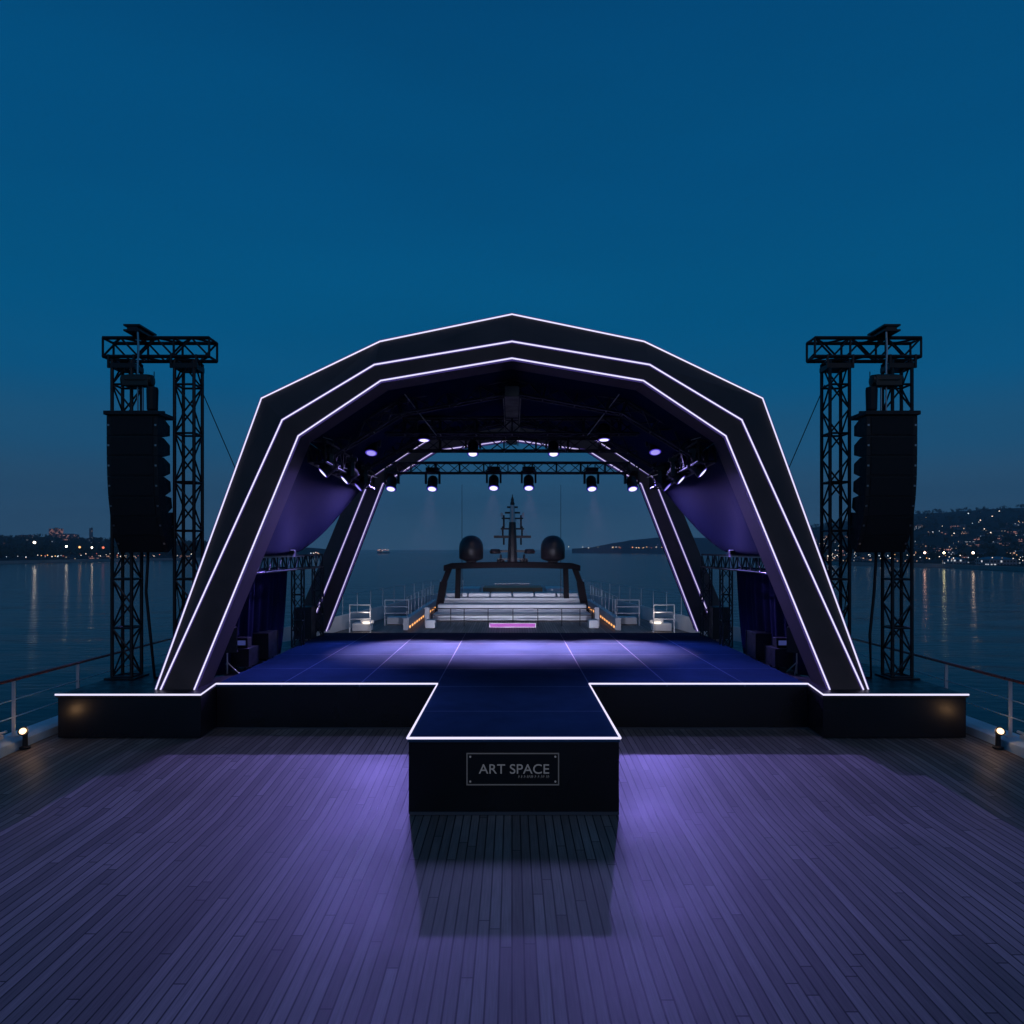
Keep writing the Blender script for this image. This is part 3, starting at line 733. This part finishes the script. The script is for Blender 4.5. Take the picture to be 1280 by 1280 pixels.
# ridge beam
t=thing('ridge_beam','black box beam under the ridge of the canopy','beam',(0,20,7.9))
MB().box(-.17,.17,DA+.9,24.4,7.55,7.80).build('beam_web',M['black'],t,bevel=.01)
for s in (-1,1): MB().bar((s*.20,DA+.9,7.53),(s*.20,24.4,7.53),.03,.05).build('flange',M['greyd'] if False else M['truss'],t)
for s,side in ((-1,'left'),(1,'right')):
    truss('side_truss','high longitudinal truss carrying slanted lamps on the %s of the canopy'%side,(s*4.55,DA+1.0,6.30),(s*4.72,23.6,6.25),.4,.5,.5,.032,.018)
    lowt=thing('side_truss','low longitudinal truss on two legs above the curtain on the %s of the stage'%side,'truss',(s*6.65,21,ZW))
    truss_mesh((s*6.55,17.2,3.62),(s*6.75,24.9,3.62),.36,.42,.42,.03,.016).build('span',M['truss'],lowt)
    g=MB()
    g.bar((s*6.36,17.6,3.80),(s*6.50,22.5,3.80),.03,.03); g.bar((s*6.36,18.6,3.42),(s*6.50,22.4,3.42),.03,.03)
    tag(g.build('light_bar',M['steel'],base=(s*6.4,20,3.6)),'thin steel pipe clipped along the low truss on the %s'%side,'pipe')
    for (yy,lab) in ((22.6,'nearer'),(24.9,'farther')):
        truss_mesh((s*6.72,yy,ZW+.03),(s*6.72,yy,3.4),.3,.3,.4,.026,.015).build('leg',M['truss'],lowt)
    # rods
    g=MB(); g.tube((s*2.5,DA+1.0,7.62),(s*2.05,19.5,7.1),.014,6); g.tube((s*4.4,DA+1.0,6.62),(s*4.1,22.6,7.0),.012,6); g.tube((s*4.4,DA+1.0,6.05),(s*4.5,24,6.4),.012,6)
    tag(g.build('bracing_rod',M['steel'],base=(s*3.5,18,7)),'thin diagonal bracing rods under the canopy on the %s'%side,'rod')

# ------------------------------------------------------------------ moving heads
def head_lamp(px,py,d,label,tilt=0,pan=0,sc=1.0,lens=None,top=None,group=None):
    """lens centre at px,py; hanging upside-down moving head. tilt deg from straight down toward camera, pan about Z"""
    lens=lens or M['lens']
    c=P(px,py,d)
    Rm=Matrix.Rotation(D2R(pan),4,'Z')@Matrix.Rotation(D2R(-tilt),4,'X')
    pv=c-(Rm@Vector((0,0,-.24*sc)))          # pivot
    t=thing('moving_head_lamp',label,'stage light',tuple(pv+Vector((0,0,.34*sc))),group)
    T=Matrix.Translation(pv)@Rm
    # head barrel
    prof=[(.02,.20),(.11,.19),(.155,.12),(.165,-.02),(.15,-.10),(.165,-.16),(.175,-.24),(.165,-.245)]
    g=MB(); g.lathe((0,0,0),[(r*sc,z*sc) for r,z in prof],18,T.to_3x3()); g.v=[v+pv for v in g.v]
    hd=g.build('head',M['black'],t,smooth=False)
    g=MB(); g.lathe((0,0,0),[(.01*sc,-.262*sc),(.08*sc,-.259*sc),(.122*sc,-.2565*sc),(.122*sc,-.2462*sc),(.01*sc,-.2462*sc)],18,T.to_3x3()); g.v=[v+pv for v in g.v]
    g.build('lens',lens,hd,smooth=True)
    g=MB(); g.loft([[T@Vector((r*sc*math.cos(2*math.pi*k/18),r*sc*math.sin(2*math.pi*k/18),z*sc)) for r,z in ((.125,-.2462),(.125,-.254),(.150,-.252),(.156,-.2462))] for k in list(range(18))+[0]],caps=False)
    g.build('lens_ring',M['lensring'],hd,smooth=True)
    Y=Matrix.Translation(pv)@Matrix.Rotation(D2R(pan),4,'Z')
    g=MB()
    for s in (-1,1): g.box(s*.215*sc-.03*sc,s*.215*sc+.03*sc,-.06*sc,.06*sc,-.05*sc,.30*sc,Y)
    g.box(-.245*sc,.245*sc,-.06*sc,.06*sc,.301*sc,.34*sc,Y); g.build('yoke',M['black'],t,bevel=.01)
    g=MB(); g.box(-.20*sc,.20*sc,-.14*sc,.14*sc,.342*sc,.46*sc,Y); g.build('base',M['black'],t,bevel=.015)
    top=top if top is not None else pv.z+.66*sc
    g=MB()
    for s in (-1,1): g.tube(Y@Vector((s*.12*sc,0,.461*sc)),Vector((*(Y@Vector((s*.12*sc,0,0))).xy,max(top,pv.z+.55*sc))),.018*sc,8)
    g.build('clamp',M['truss'],t)
    return c,t
def spot(parent,loc,target,energy,col,size,blend=1,soft=.05):
    l=bpy.data.lights.new('beam','SPOT'); l.energy=energy; l.color=col; l.spot_size=D2R(size); l.spot_blend=blend; l.shadow_soft_size=soft
    o=bpy.data.objects.new('beam',l); COL.objects.link(o); o.parent=parent
    o.location=Vector(loc)-Vector(parent['_b'])
    o.rotation_euler=(Vector(target)-Vector(loc)).to_track_quat('-Z','Y').to_euler()
VI=(.30,.225,1.0); VB=(.16,.20,1.0); VP=(1.0,.38,.60)
GR='lamps hanging from the rear truss'
names=['leftmost lamp under the thin rear truss, beside the rear arch leg','second lamp from the left under the thin rear truss','lamp just left of the centre under the thin rear truss','lamp just right of the centre under the thin rear truss','second lamp from the right under the thin rear truss','rightmost lamp under the thin rear truss, beside the rear arch leg']
rear=[(488.5,611),(540,611),(617,610),(661,610),(740,611),(791,611)]
heads=[]
for (px,py),nm in zip(rear,names):
    c,t=head_lamp(px,py,dR_,nm,tilt=28,pan=(px-640)*.05,sc=1.12,top=Z(592,dR_),group=GR); heads.append((c,t))
# deck wash from four of them, stage wash from all
for i,(tgx,e) in enumerate([(-6.0,620),(-4.6,900),None,None,(4.6,900),(6.0,620)] if False else []): pass
for i,(tgx,tgy,e) in {0:(-6.6,10.8,5200),1:(-5.2,10.0,1450),4:(5.2,10.0,1450),5:(6.6,10.8,5200)}.items():
    c,t=heads[i]; spot(t,c+Vector((0,-.06,-.06)),(tgx,tgy,0),e,VI,50,1,.10)
for i,tg in {0:(-5.2,21.6,1),1:(-3.0,21.9,1),2:(-.8,21.8,1),3:(.8,21.8,1),4:(3.0,21.9,1),5:(5.2,21.6,1)}.items():
    c,t=heads[i]; spot(t,c+Vector((0,-.05,-.08)),tg,(1900 if i in(0,5) else (18500 if i in (1,4) else 17500)),VP if i not in (0,5) else VB,45,1,.08)
GU='lamps under the canopy trusses'
upper=[(591,567,23.6,'lamp under the second truss, left of the ridge beam',28,1.1,M['lens'],7.15),(692,567,23.6,'lamp under the second truss, right of the ridge beam',28,1.1,M['lens'],7.15),
       (530,550,19.6,'bright lamp under the front transverse truss on the left',8,1.0,M['lens'],7.14),(755,549.5,19.6,'bright lamp under the front transverse truss on the right',8,1.0,M['lens'],7.14),
       (464,566,19.6,'dim violet lamp at the left end of the front transverse truss',25,1.0,M['lensdim'],7.14),(819,565,19.6,'dim violet lamp at the right end of the front transverse truss',25,1.0,M['lensdim'],7.14)]
for (px,py,d,nm,tl,sc,ln,tp) in upper:
    c,t=head_lamp(px,py,d,nm,tilt=tl,sc=sc,lens=ln,top=tp,group=GU)
    if px in (530,755): spot(t,c+Vector((0,-.1,-.06)),((-1 if px<640 else 1)*2.2,8.6,-.2),700,(.34,.34,1.0),72,1,.7)
    if px in (464,819): spot(t,c+Vector((0,-.1,-.06)),((-1 if px<640 else 1)*7.2,12.0,-.1),520,(.40,.34,1.0),66,1,.5)
    if px in (530,755): spot(t,c+Vector((0,0,-.06)),((-1 if px<640 else 1)*2.6,18.6,1),110,VB,70,1,.08)
for s,side in ((-1,'left'),(1,'right')):
    for k,(px,py,d,w_) in enumerate([(404,591,17.6,'nearest'),(431,600,19.2,'middle'),(448,609,20.8,'farthest')]):
        pp=px if s<0 else 1282-px
        c,t=head_lamp(pp,py,d,'%s of the three slanted lamps under the high %s side truss'%(w_,side),tilt=48,pan=s*68 if s<0 else 68,sc=.95,lens=M['lens'] if k<2 else M['lensdim'],top=6.05,group='slanted lamps under the side trusses')
        # light on the side fabric and floor
        if k==0: spot(t,c+Vector((-s*.08,0,-.06)),(-s*2,19.5,1),40,VB,60,1,.08)
# canopy grazing light: uplights added on the low side trusses to brighten the fabric
for s,side in ((-1,'left'),(1,'right')):
    px=s*6.2
    t=thing('canopy_fill','added fill light on the low %s side truss brightening the canopy'%side,'floodlight',(px,20.2,3.9))
    MB().box(px-.12,px+.12,20.1,20.3,3.86,3.98).build('housing',M['black'],t,bevel=.01)
    MB().box(px-.10,px+.10,20.12,20.28,3.981,3.99).build('lens',M['lensdim'],t)
    spot(t,(px,20.2,4.03),(-s*1.0,18.0,8),22,(.12,.16,1.0),84,1,.1)

# ------------------------------------------------------------------ speaker towers
def tower(s):
    side='left' if s<0 else 'right'
    d=17.3
    xa,xb=s*9.25,s*7.77
    t=thing('truss_tower','tall twin-legged black truss tower on the %s side podium holding the speaker stack'%side,'truss tower',(s*8.5,d,ZW))
    for x in (xa,xb):
        truss_mesh((x,d,ZW+.05),(x,d,8.5),.46,.46,.56,.042,.022).build('tower_leg',M['truss'],t)
        g=MB(); g.box(x-.36,x+.36,d-.36,d+.36,ZW+.002,ZW+.04)
        g.build('base_plate',M['truss'],t,bevel=.005)
        g=MB(); g.box(x-.27,x+.27,d-.27,d+.27,8.30,8.42); 
        for q in (-1,1): g.bar((x+q*.3,d-.26,8.30),(x+q*.3,d-.26,8.62),.05,.05)
        g.build('sleeve_block',M['truss'],t,bevel=.005)
    truss_mesh((s*9.70,d,8.80),(s*7.18,d,8.80),.46,.44,.42,.045,.024).build('head_beam',M['truss'],t)
    g=MB()
    g.box(s*8.80-.19,s*8.80+.19,d-.65,d+.15,9.06,9.10); g.box(s*8.80-.19,s*8.80+.19,d-.65,d+.15,9.18,9.22); g.box(s*8.80-.12,s*8.80+.12,d-.62,d+.14,9.101,9.179)
    g.build('outrigger_beam',M['truss'],t)
    # guy wires
    g=MB(); g.tube((s*7.6,d+.2,8.0),(s*6.9,d+3,4.2),.012,6); g.build('guy_wire',M['cable'],t)
    g=MB(); g.path([(s*8.45,d-.3,8.2),(s*8.4,d-.4,6.5),(s*8.05,d-.3,4.2),(s*7.9,d-.1,2.2),(s*7.9,d,ZW+.02)],.012,6); g.build('guy_wire',M['cable'],t)
    # hoist
    hx=s*8.68; hd=16.7
    h=thing('chain_hoist','dark electric chain hoist hanging over the %s speaker stack'%side,'chain hoist',(hx,hd,7.9))
    g=MB(); g.box(hx-.30,hx+.30,hd-.14,hd+.14,7.78,8.02); g.lathe((0,0,0),[(.02,-.36),(.13,-.35),(.15,-.2),(.15,.2),(.13,.35),(.02,.36)],12,Matrix.Rotation(math.pi/2,3,'Y')); 
    n=len(g.v)-12*6
    for i in range(n,len(g.v)): g.v[i]=g.v[i]+Vector((hx,hd,7.92))
    g.build('motor',M['yellow'],h,bevel=.01)
    g=MB(); g.path([(hx,hd,8.02),(hx,hd,8.3),(hx+.02,hd,8.6),(hx,hd,9.05)],.022,6); g.tube((hx,hd,7.78),(hx,hd,7.12),.02,6); g.tube((hx-s*.12,hd,7.78),(hx-s*.12,hd,7.12),.02,6); g.build('chain',M['steel'],h)
    bx=hx-s*.34
    g=MB(); g.lathe((bx,hd,7.20),[(.10,0),(.12,.05),(.13,.5),(.12,.56)],12); g.build('chain_bag',M['cable'],h)
    # line array
    f0=16.2
    top=7.03
    a=thing('line_array','tall curved stack of seven black loudspeaker boxes hanging beside the %s of the arch'%side,'loudspeaker stack',(s*8.56,f0,top))
    xl,xr=-.575,.575; xc=s*8.55
    g=MB(); g.box(xc-.62,xc+.62,f0-.06,f0+.72,top,top+.09); g.box(xc-.58,xc+.58,f0+.30,f0+.36,top+.091,top+.15); g.build('fly_bar',M['speaker'],a,bevel=.01)
    y=f0; z=top-.012; ang=0
    angs=[0,.6,2,4,7,11,13]
    hh=.455
    for k in range(7):
        ang=sum(angs[:k+1])*.8
        T=Matrix.Translation((xc,y,z))@Matrix.Rotation(D2R(ang),4,'X')
        # wedge cabinet: front face height hh, rear shorter
        hr=.30; dp=.72; e=.002
        y_=[0,dp]
        vs=[(xl,.0,-e),(xr,.0,-e),(xr,.0,-hh+e),(xl,.0,-hh+e),
            (xl,.30,-.01),(xr,.30,-.01),(xr,.30,-hh+.01),(xl,.30,-hh+.01),
            (xl+.06,dp,-.12),(xr-.06,dp,-.12),(xr-.06,dp,-hh+.10),(xl+.06,dp,-hh+.10)]
        vs=[(x_,y__,z_) for x_,y__,z_ in vs]
        g=MB(); g.add([T@Vector(v) for v in vs],[(0,1,2,3),(0,4,5,1),(1,5,6,2),(2,6,7,3),(3,7,4,0),(4,8,9,5),(5,9,10,6),(6,10,11,7),(7,11,8,4),(8,11,10,9)])
        c=g.build('cabinet',M['speaker'],a,bevel=.008)
        g=MB(); g.box(xl+.10,xr-.10,-.018,-.001,-hh+.03,-.03,T); g.build('grille',M['grille'],c,bevel=.006)
        for q in (-1,1):
            MB().box(q*.53-.02,q*.53+.02,-.012,-.001,-.235,-.195,T).build('rigging_pin',M['steel'],c)
        nxt=T@Vector((0,0,-hh)); y,z=nxt.y,nxt.z
    # cable drop
    cx=s*8.62
    q=.0 if s<0 else .09
    o=MB().path([(cx,17.0,6.6),(cx,17.05,3.8),(cx+s*(.02-q),17.0,3.0),(cx-s*(.08+q),17.0,2.0),(cx-s*(.16-q*.5),17.05,ZW+.03),(cx-s*(.3+q*4),17.3,ZW+.025)],.035,8).build('speaker_cable',M['cable'],base=(cx,17,ZW),smooth=True)
    tag(o,'thick black cable bundle hanging from the %s speaker stack to the podium'%side,'cable')
tower(-1); tower(1)

# ------------------------------------------------------------------ backstage gear at the sides
def gear(s):
    side='left' if s<0 else 'right'
    def case(x,y,w,d,h,label,cat='flight case',name='flight_case'):
        x=s*x; t=thing(name,label,cat,(x,y,ZW))
        MB().box(x-w/2,x+w/2,y-d/2,y+d/2,ZW+.08,ZW+h).build('case_body',M['black'],t,bevel=.015)
        for a in (-1,1):
            for b in (-1,1): MB().bar((x+a*w/2,y+b*d/2,ZW+.08),(x+a*w/2,y+b*d/2,ZW+h),.03,.03).build('edge_trim',M['truss'],t)
        for a in (-1,1):
            for b in (-1,1): MB().tube((x+a*(w/2-.1)-.02,y+b*(d/2-.1),ZW+.04),(x+a*(w/2-.1)+.02,y+b*(d/2-.1),ZW+.04),.04,10).build('wheel',M['cable'],t)
        return t
    case(6.95,20.1,.55,.8,.78,'black flight case standing by the curtain on the %s of the stage'%side)
    case(6.98,18.6,.6,.7,.55,'low black flight case nearest the front arch on the %s'%side)
    case(6.95,24.3,.5,.6,1.15,'upright black rack case at the foot of the rear arch on the %s'%side)
    # side-fill speaker on stand
    x=s*7.0; y=17.7
    t=thing('side_monitor','black side monitor speaker on a short stand behind the %s arch leg'%side,'speaker',(x,y,ZW))
    Mr=Matrix.Translation((x,y,ZW+.85))@Matrix.Rotation(s*D2R(-25),4,'Z')
    MB().box(-.22,.22,-.2,.2,-.3,.32,Mr).build('cabinet',M['speaker'],t,bevel=.02)
    g=MB(); g.tube((x,y,ZW+.02),(x,y,ZW+.55),.02,8)
    for k in range(3):
        an=k*2.09; g.tube((x,y,ZW+.3),(x+.3*math.cos(an),y+.3*math.sin(an),ZW+.015),.014,6)
    g.build('stand',M['steel'],t)
    # small blue-lit electronics box
    x=s*6.93; y=18.95
    t=thing('control_box','small control box with dim blue display on top of the low case on the %s'%side,'control box',(x,18.6,ZW+.56))
    MB().box(x-.15,x+.15,18.45,18.75,ZW+.552,ZW+.8).build('box_body',M['black'],t,bevel=.01)
    MB().box(x-.10,x+.10,18.443,18.449,ZW+.62,ZW+.74).build('display',emitter('blue_display',(.12,.16,.6),.25),t)
gear(-1); gear(1)

# ------------------------------------------------------------------ foredeck structures
YS=39.0
t=thing('sun_deck','white stepped upper sun deck of the ship beyond the stage','superstructure',(0,44,0))
MB().box(-4.4,4.4,YS+1.0,50,.01,.42).build('lower_step',M['white'],t,bevel=.05)
MB().box(-4.25,4.25,YS+2.2,50,.421,.86).build('middle_step',M['white'],t,bevel=.05)
MB().box(-4.1,4.1,YS+3.6,50,.861,1.15).build('upper_step',M['white'],t,bevel=.05)
g=MB()
for k in range(6): g.box(-3.95+k*1.33,-3.95+k*1.33+1.27,YS+4.2,YS+5.4,1.151,1.40)
g.build('seat_cushion',M['white'],t,bevel=.06)
MB().box(-1.9,2.0,47.0,49.8,1.151,1.52).build('teak_table',M['teaktop'],t,bevel=.03)
MB().box(-3.4,-2.1,46.5,49,1.151,1.50).build('locker',M['white'],t,bevel=.05); MB().box(2.2,3.4,46.5,49,1.151,1.50).build('locker',M['white'],t,bevel=.05)
MB().box(-1.2,1.2,49.85,49.95,1.151,1.66).build('backrest',M['white'],t)
for s in (-1,1):
    MB().tube((s*3.3,48.5,1.5),(s*3.3,48.5,1.95),.03,6).build('stub_post',M['steel'],t)
# transverse railing
t=thing('transverse_railing','dark metal railing across the ship in front of the white sun deck','railing',(0,37.6,0))
for zz in (.92,.58,.28,-.0):
    if zz<=0: continue
    MB().tube((-4.2,37.6,zz),(4.2,37.6,zz),.03,8).build('rail_bar',M['truss'],t)
for x in (-4.2,-3.2,-2.5,-1.25,0.05,1.35,2.6,3.55,4.2): MB().tube((x,37.6,.0),(x,37.6,.93),.024,8).build('post',M['truss'],t)
# pink light strip
t=thing('light_strip','glowing pink light strip on the deck in front of the sun deck','light strip',(0,37,.2))
MB().box(X(611,37),X(670,37),37.0,37.12,-.0,.22).build('housing',M['white'],t)
MB().box(X(611,37)+.05,X(670,37)-.05,36.98,36.999,.03,.20).build('diffuser',M['pink'],t)
# benches low
for s in (-1,1):
    o=MB().box(s*4.15-.25,s*4.15+.25,36.5,37.2,.01,.42).build('deck_locker',M['white'],bevel=.04,base=(s*4.0,36.7,0)); tag(o,'low white deck locker at the %s foot of the sun deck railing'%('left' if s<0 else 'right'),'locker')
# radar arch
dq=42.
ra=thing('radar_arch','black mast arch over the white sun deck carrying two domes','radar arch',(0,dq,0))
g=MB()
for s in (-1,1):
    g=MB(); g.bar((s*4.35,dq,.87*0+.0),(s*3.98,dq,2.1),.42,.30); g.bar((s*3.98,dq,2.05),(s*3.62,dq,3.0),.40,.30); g.build('outer_leg',M['mast'],ra)
g=MB()
for s in (-1,1): MB().bar((s*3.18,dq,1.16),(s*3.12,dq,3.0),.30,.26).build('inner_leg',M['mast'],ra)
MB().loft([[Vector((x,dq-.5,z-.17)),Vector((x,dq+.5,z-.17)),Vector((x,dq+.45,z+.17)),Vector((x,dq-.45,z+.17))] for x,z in ((-3.95,2.92),(-3.5,3.05),(-1.5,3.10),(0,3.12),(1.5,3.10),(3.5,3.05),(3.95,2.92))]).build('crossbeam',M['mast'],ra,bevel=.03)
for s,side in ((-1,'left'),(1,'right')):
    x=X(589,dq) if s<0 else X(691,dq)
    t=thing('satellite_dome','dark bullet-shaped satellite dome standing on the %s end of the radar arch'%side,'satellite dome',(x,dq,3.26))
    MB().lathe((x,dq,3.26),[(.28,0),(.30,.06),(.60,.16),(.70,.24),(.71,.80),(.69,1.02),(.62,1.22),(.49,1.40),(.30,1.52),(.12,1.565),(.02,1.57)],24).build('dome_shell',M['dome'],t,smooth=True)
    MB().tube((x,dq,3.2),(x,dq,3.32),.3,12).build('foot',M['dome'],t)
    wx=X(577.5,dq+1) if s<0 else X(701,dq+1)
    o=MB().tube((wx,dq+1,1.16),(wx,dq+1,Z(606,dq+1)),.022,6,.010).build('whip_antenna',M['truss'],base=(wx,dq+1,1.16)); tag(o,'very thin whip antenna rising behind the %s dome'%side,'antenna')
# mast
mx=X(640.5,dq)
mt=thing('signal_mast','dark signal mast with crossbars and small radars rising from the middle of the radar arch','mast',(mx,dq,3.2))
MB().tube((mx,dq,3.2),(mx,dq,5.6),.30,10,.20).build('pole',M['dome'],mt)
MB().tube((mx,dq,5.6),(mx,dq,6.6),.18,10,.14).build('top_pole',M['steel'],mt)
MB().lathe((mx,dq,6.6),[(.12,0),(.13,.1),(.08,.25),(.10,.3),(.03,.5),(.02,.62)],10).build('finial',M['dome'],mt)
for (py,hw_,th) in ((634,.30,.06),(641,.42,.06),(648,.60,.05),(661,.65,.06),(671,1.03,.09),(689,1.15,.08),(699,.85,.05)):
    z=Z(py,dq); MB().box(mx-hw_*1.05,mx+hw_*1.05,dq-.09,dq+.09,z-th*.8,z+th*.8).build('crossbar',M['dome'],mt)
for s in (-1,1):
    z=Z(689,dq); MB().lathe((mx+s*1.0,dq,z-.08),[(.02,-.08),(.30,-.06),(.34,.06),(.26,.20),(.02,.22)],12).build('radar_scanner',M['dome'],mt)
    z=Z(699,dq); MB().lathe((mx+s*.68,dq,z-.22),[(.22,0),(.24,.16),(.08,.24),(.05,.5)],12).build('horn',M['dome'],mt)
    for (zz0,zz1,xx) in ((Z(661,dq),Z(644,dq),.50),(Z(671,dq),Z(658,dq),.56),(Z(681,dq),Z(671,dq),.50)):
        MB().tube((mx+s*xx,dq,zz0),(mx+s*xx,dq,zz1),.05,6).build('navigation_lamp',M['mast'],mt)
    g=MB(); g.box(mx+s*.62-.06,mx+s*.62+.06,dq-.06,dq+.06,Z(646,dq),Z(641,dq)); g.build('lamp_box',M['white'],mt)
    MB().tube((mx+s*.9,dq,Z(671,dq)),(mx+s*.15,dq,Z(648,dq)),.012,5).build('stay',M['steel'],mt)

# bow bulwarks, railings and lit coamings
for s,side in ((-1,'left'),(1,'right')):
    g=MB(); ysb=[27.5,30,33,36,39,42,46,50,54,58,62,66,70]
    rings=[]
    for y in ysb:
        h=hull_x(y)-.02; zt=.72
        rings.append([Vector((s*h,y,-.1)),Vector((s*(h+.06),y,zt)),Vector((s*(h-.10),y,zt+.02)),Vector((s*(h-.14),y,-.1))])
    g.loft(rings); tag(g.build('bulwark',M['white'],base=(s*8,40,0)),'low white bulwark narrowing to the bow on the %s'%side,'bulwark')
    t=thing('bow_railing','thin steel posts and rails on top of the %s bow bulwark'%side,'railing',(s*7.5,44,.74))
    for y in (34,36,38,40,42,44,46,48,50,52,54):
        h=hull_x(y)-.06; MB().tube((s*h,y,.74),(s*h,y,1.75),.024,6).build('post',M['white'],t)
    MB().path([(s*(hull_x(y)-.06),y,1.72) for y in (34,38,42,47,52,54)],.016,6).build('rail',M['steel'],t)
    # transverse gangway rail frames
    for k,(pa,pb,pt,pbm,d,wd) in enumerate([(437,463,756,789,34.8,'nearer'),(481,511,750,781,38.0,'farther')]):
        xa,xb=sorted((X(pa,d),X(pb,d)));
        if s>0: xa,xb=-xb,-xa
        t=thing('rail_frame','%s white rail frame with bench on the %s foredeck edge'%(wd,side),'railing',((xa+xb)/2,d,0))
        for zz in (Z(pt,d),Z(pt,d)-.36,Z(pt,d)-.70): MB().tube((xa,d,zz),(xb,d,zz),.03,8).build('rail_bar',M['white'],t)
        for x in (xa,xb): MB().tube((x,d,.0),(x,d,Z(pt,d)),.034,8).build('post',M['white'],t)
        MB().box(xa+.06,xb-.06,d+.25,d+1.0,.02,.40).build('bench',M['white'],t,bevel=.04)
    # coaming with orange strip
    x=s*5.25
    t=thing('lit_coaming','white coaming with small orange lights on the %s of the sun deck'%side,'coaming',(x,42,0))
    MB().box(x-.14,x+.14,35.6,49,.01,.62).build('coaming_wall',M['white'],t,bevel=.02)
    for y in [35.9+k*.9 for k in range(14)]:
        MB().box(x+s*.145-.0,x+s*.145+s*.02,y,y+.42,.06,.13).build('orange_light',M['orange'],t) if False else MB().box(x-s*.165,x-s*.145,y,y+.22,.10,.20).build('orange_light',M['orange'],t)
    for y in (36,37.5,39,40.5,42,43.5,45,46.5,48):
        MB().tube((x,y,.62),(x,y,1.65),.022,6).build('post',M['steel'],t)
    MB().tube((x,36,1.64),(x,48,1.64),.014,6).build('rail',M['steel'],t)
    MB().box(s*4.42-.12,s*4.42+.12,37.4,37.7,.01,1.0).build('side_pillar',M['white'],base=(s*4.42,37.6,0),bevel=.03)
    o=[q for q in COL.objects if q.name.startswith('side_pillar')][-1]; tag(o,'short white pillar at the %s end of the dark transverse railing'%side,'pillar')
    # small deck lamp
    lx=s*7.05
    t=thing('deck_lamp','small bright lamp on the bench of the nearer %s rail frame'%side,'lamp',(lx,35.0,.40))
    MB().box(lx-.2,lx+.2,34.98,35.06,.41,.48).build('lens',LAMPWN,t,bevel=.01)
    MB().box(lx-.32,lx+.32,35.061,35.2,.41,.56).build('housing',M['white'],t)
    l=bpy.data.lights.new('deck_glow','POINT'); l.energy=9; l.color=(1,.85,.75); l.shadow_soft_size=.2
    lo=bpy.data.objects.new('deck_glow',l); COL.objects.link(lo); lo.parent=t; lo.location=Vector((0,-.25,.5))
for s_,side in ((-1,'left'),(1,'right')):  # added fill lamps, out of view behind the stage, to brighten the foredeck
    x=s_*3.2; y=DB+.35
    t=thing('foredeck_fill','added fill light hidden behind the %s half of the stage to brighten the foredeck'%side,'floodlight',(x,y,0))
    MB().box(x-.2,x+.2,y-.08,y+.08,.45,.75).build('housing',M['black'],t,bevel=.01)
    MB().box(x-.17,x+.17,y+.081,y+.095,.48,.72).build('lens',M['lens'],t)
    MB().bar((x,y,0),(x,y,.45),.06).build('post',M['black'],t)
    for k,tg in enumerate(((s_*.6,42,.2),(s_*6.9,38,.3))):
        l=bpy.data.lights.new('beam','SPOT'); l.energy=(3000,700)[k]; l.color=(.74,.76,1.0); l.spot_size=D2R((40,46)[k]); l.spot_blend=1; l.shadow_soft_size=.15
        o=bpy.data.objects.new('beam',l); COL.objects.link(o); o.parent=t
        o.location=Vector((0,.2,.8)); o.rotation_euler=(Vector(tg)-Vector((x,y+.2,.8))).to_track_quat('-Z','Y').to_euler()

# '_b' is a build-time helper only
for o in list(COL.objects):
    if '_b' in o.keys(): del o['_b']
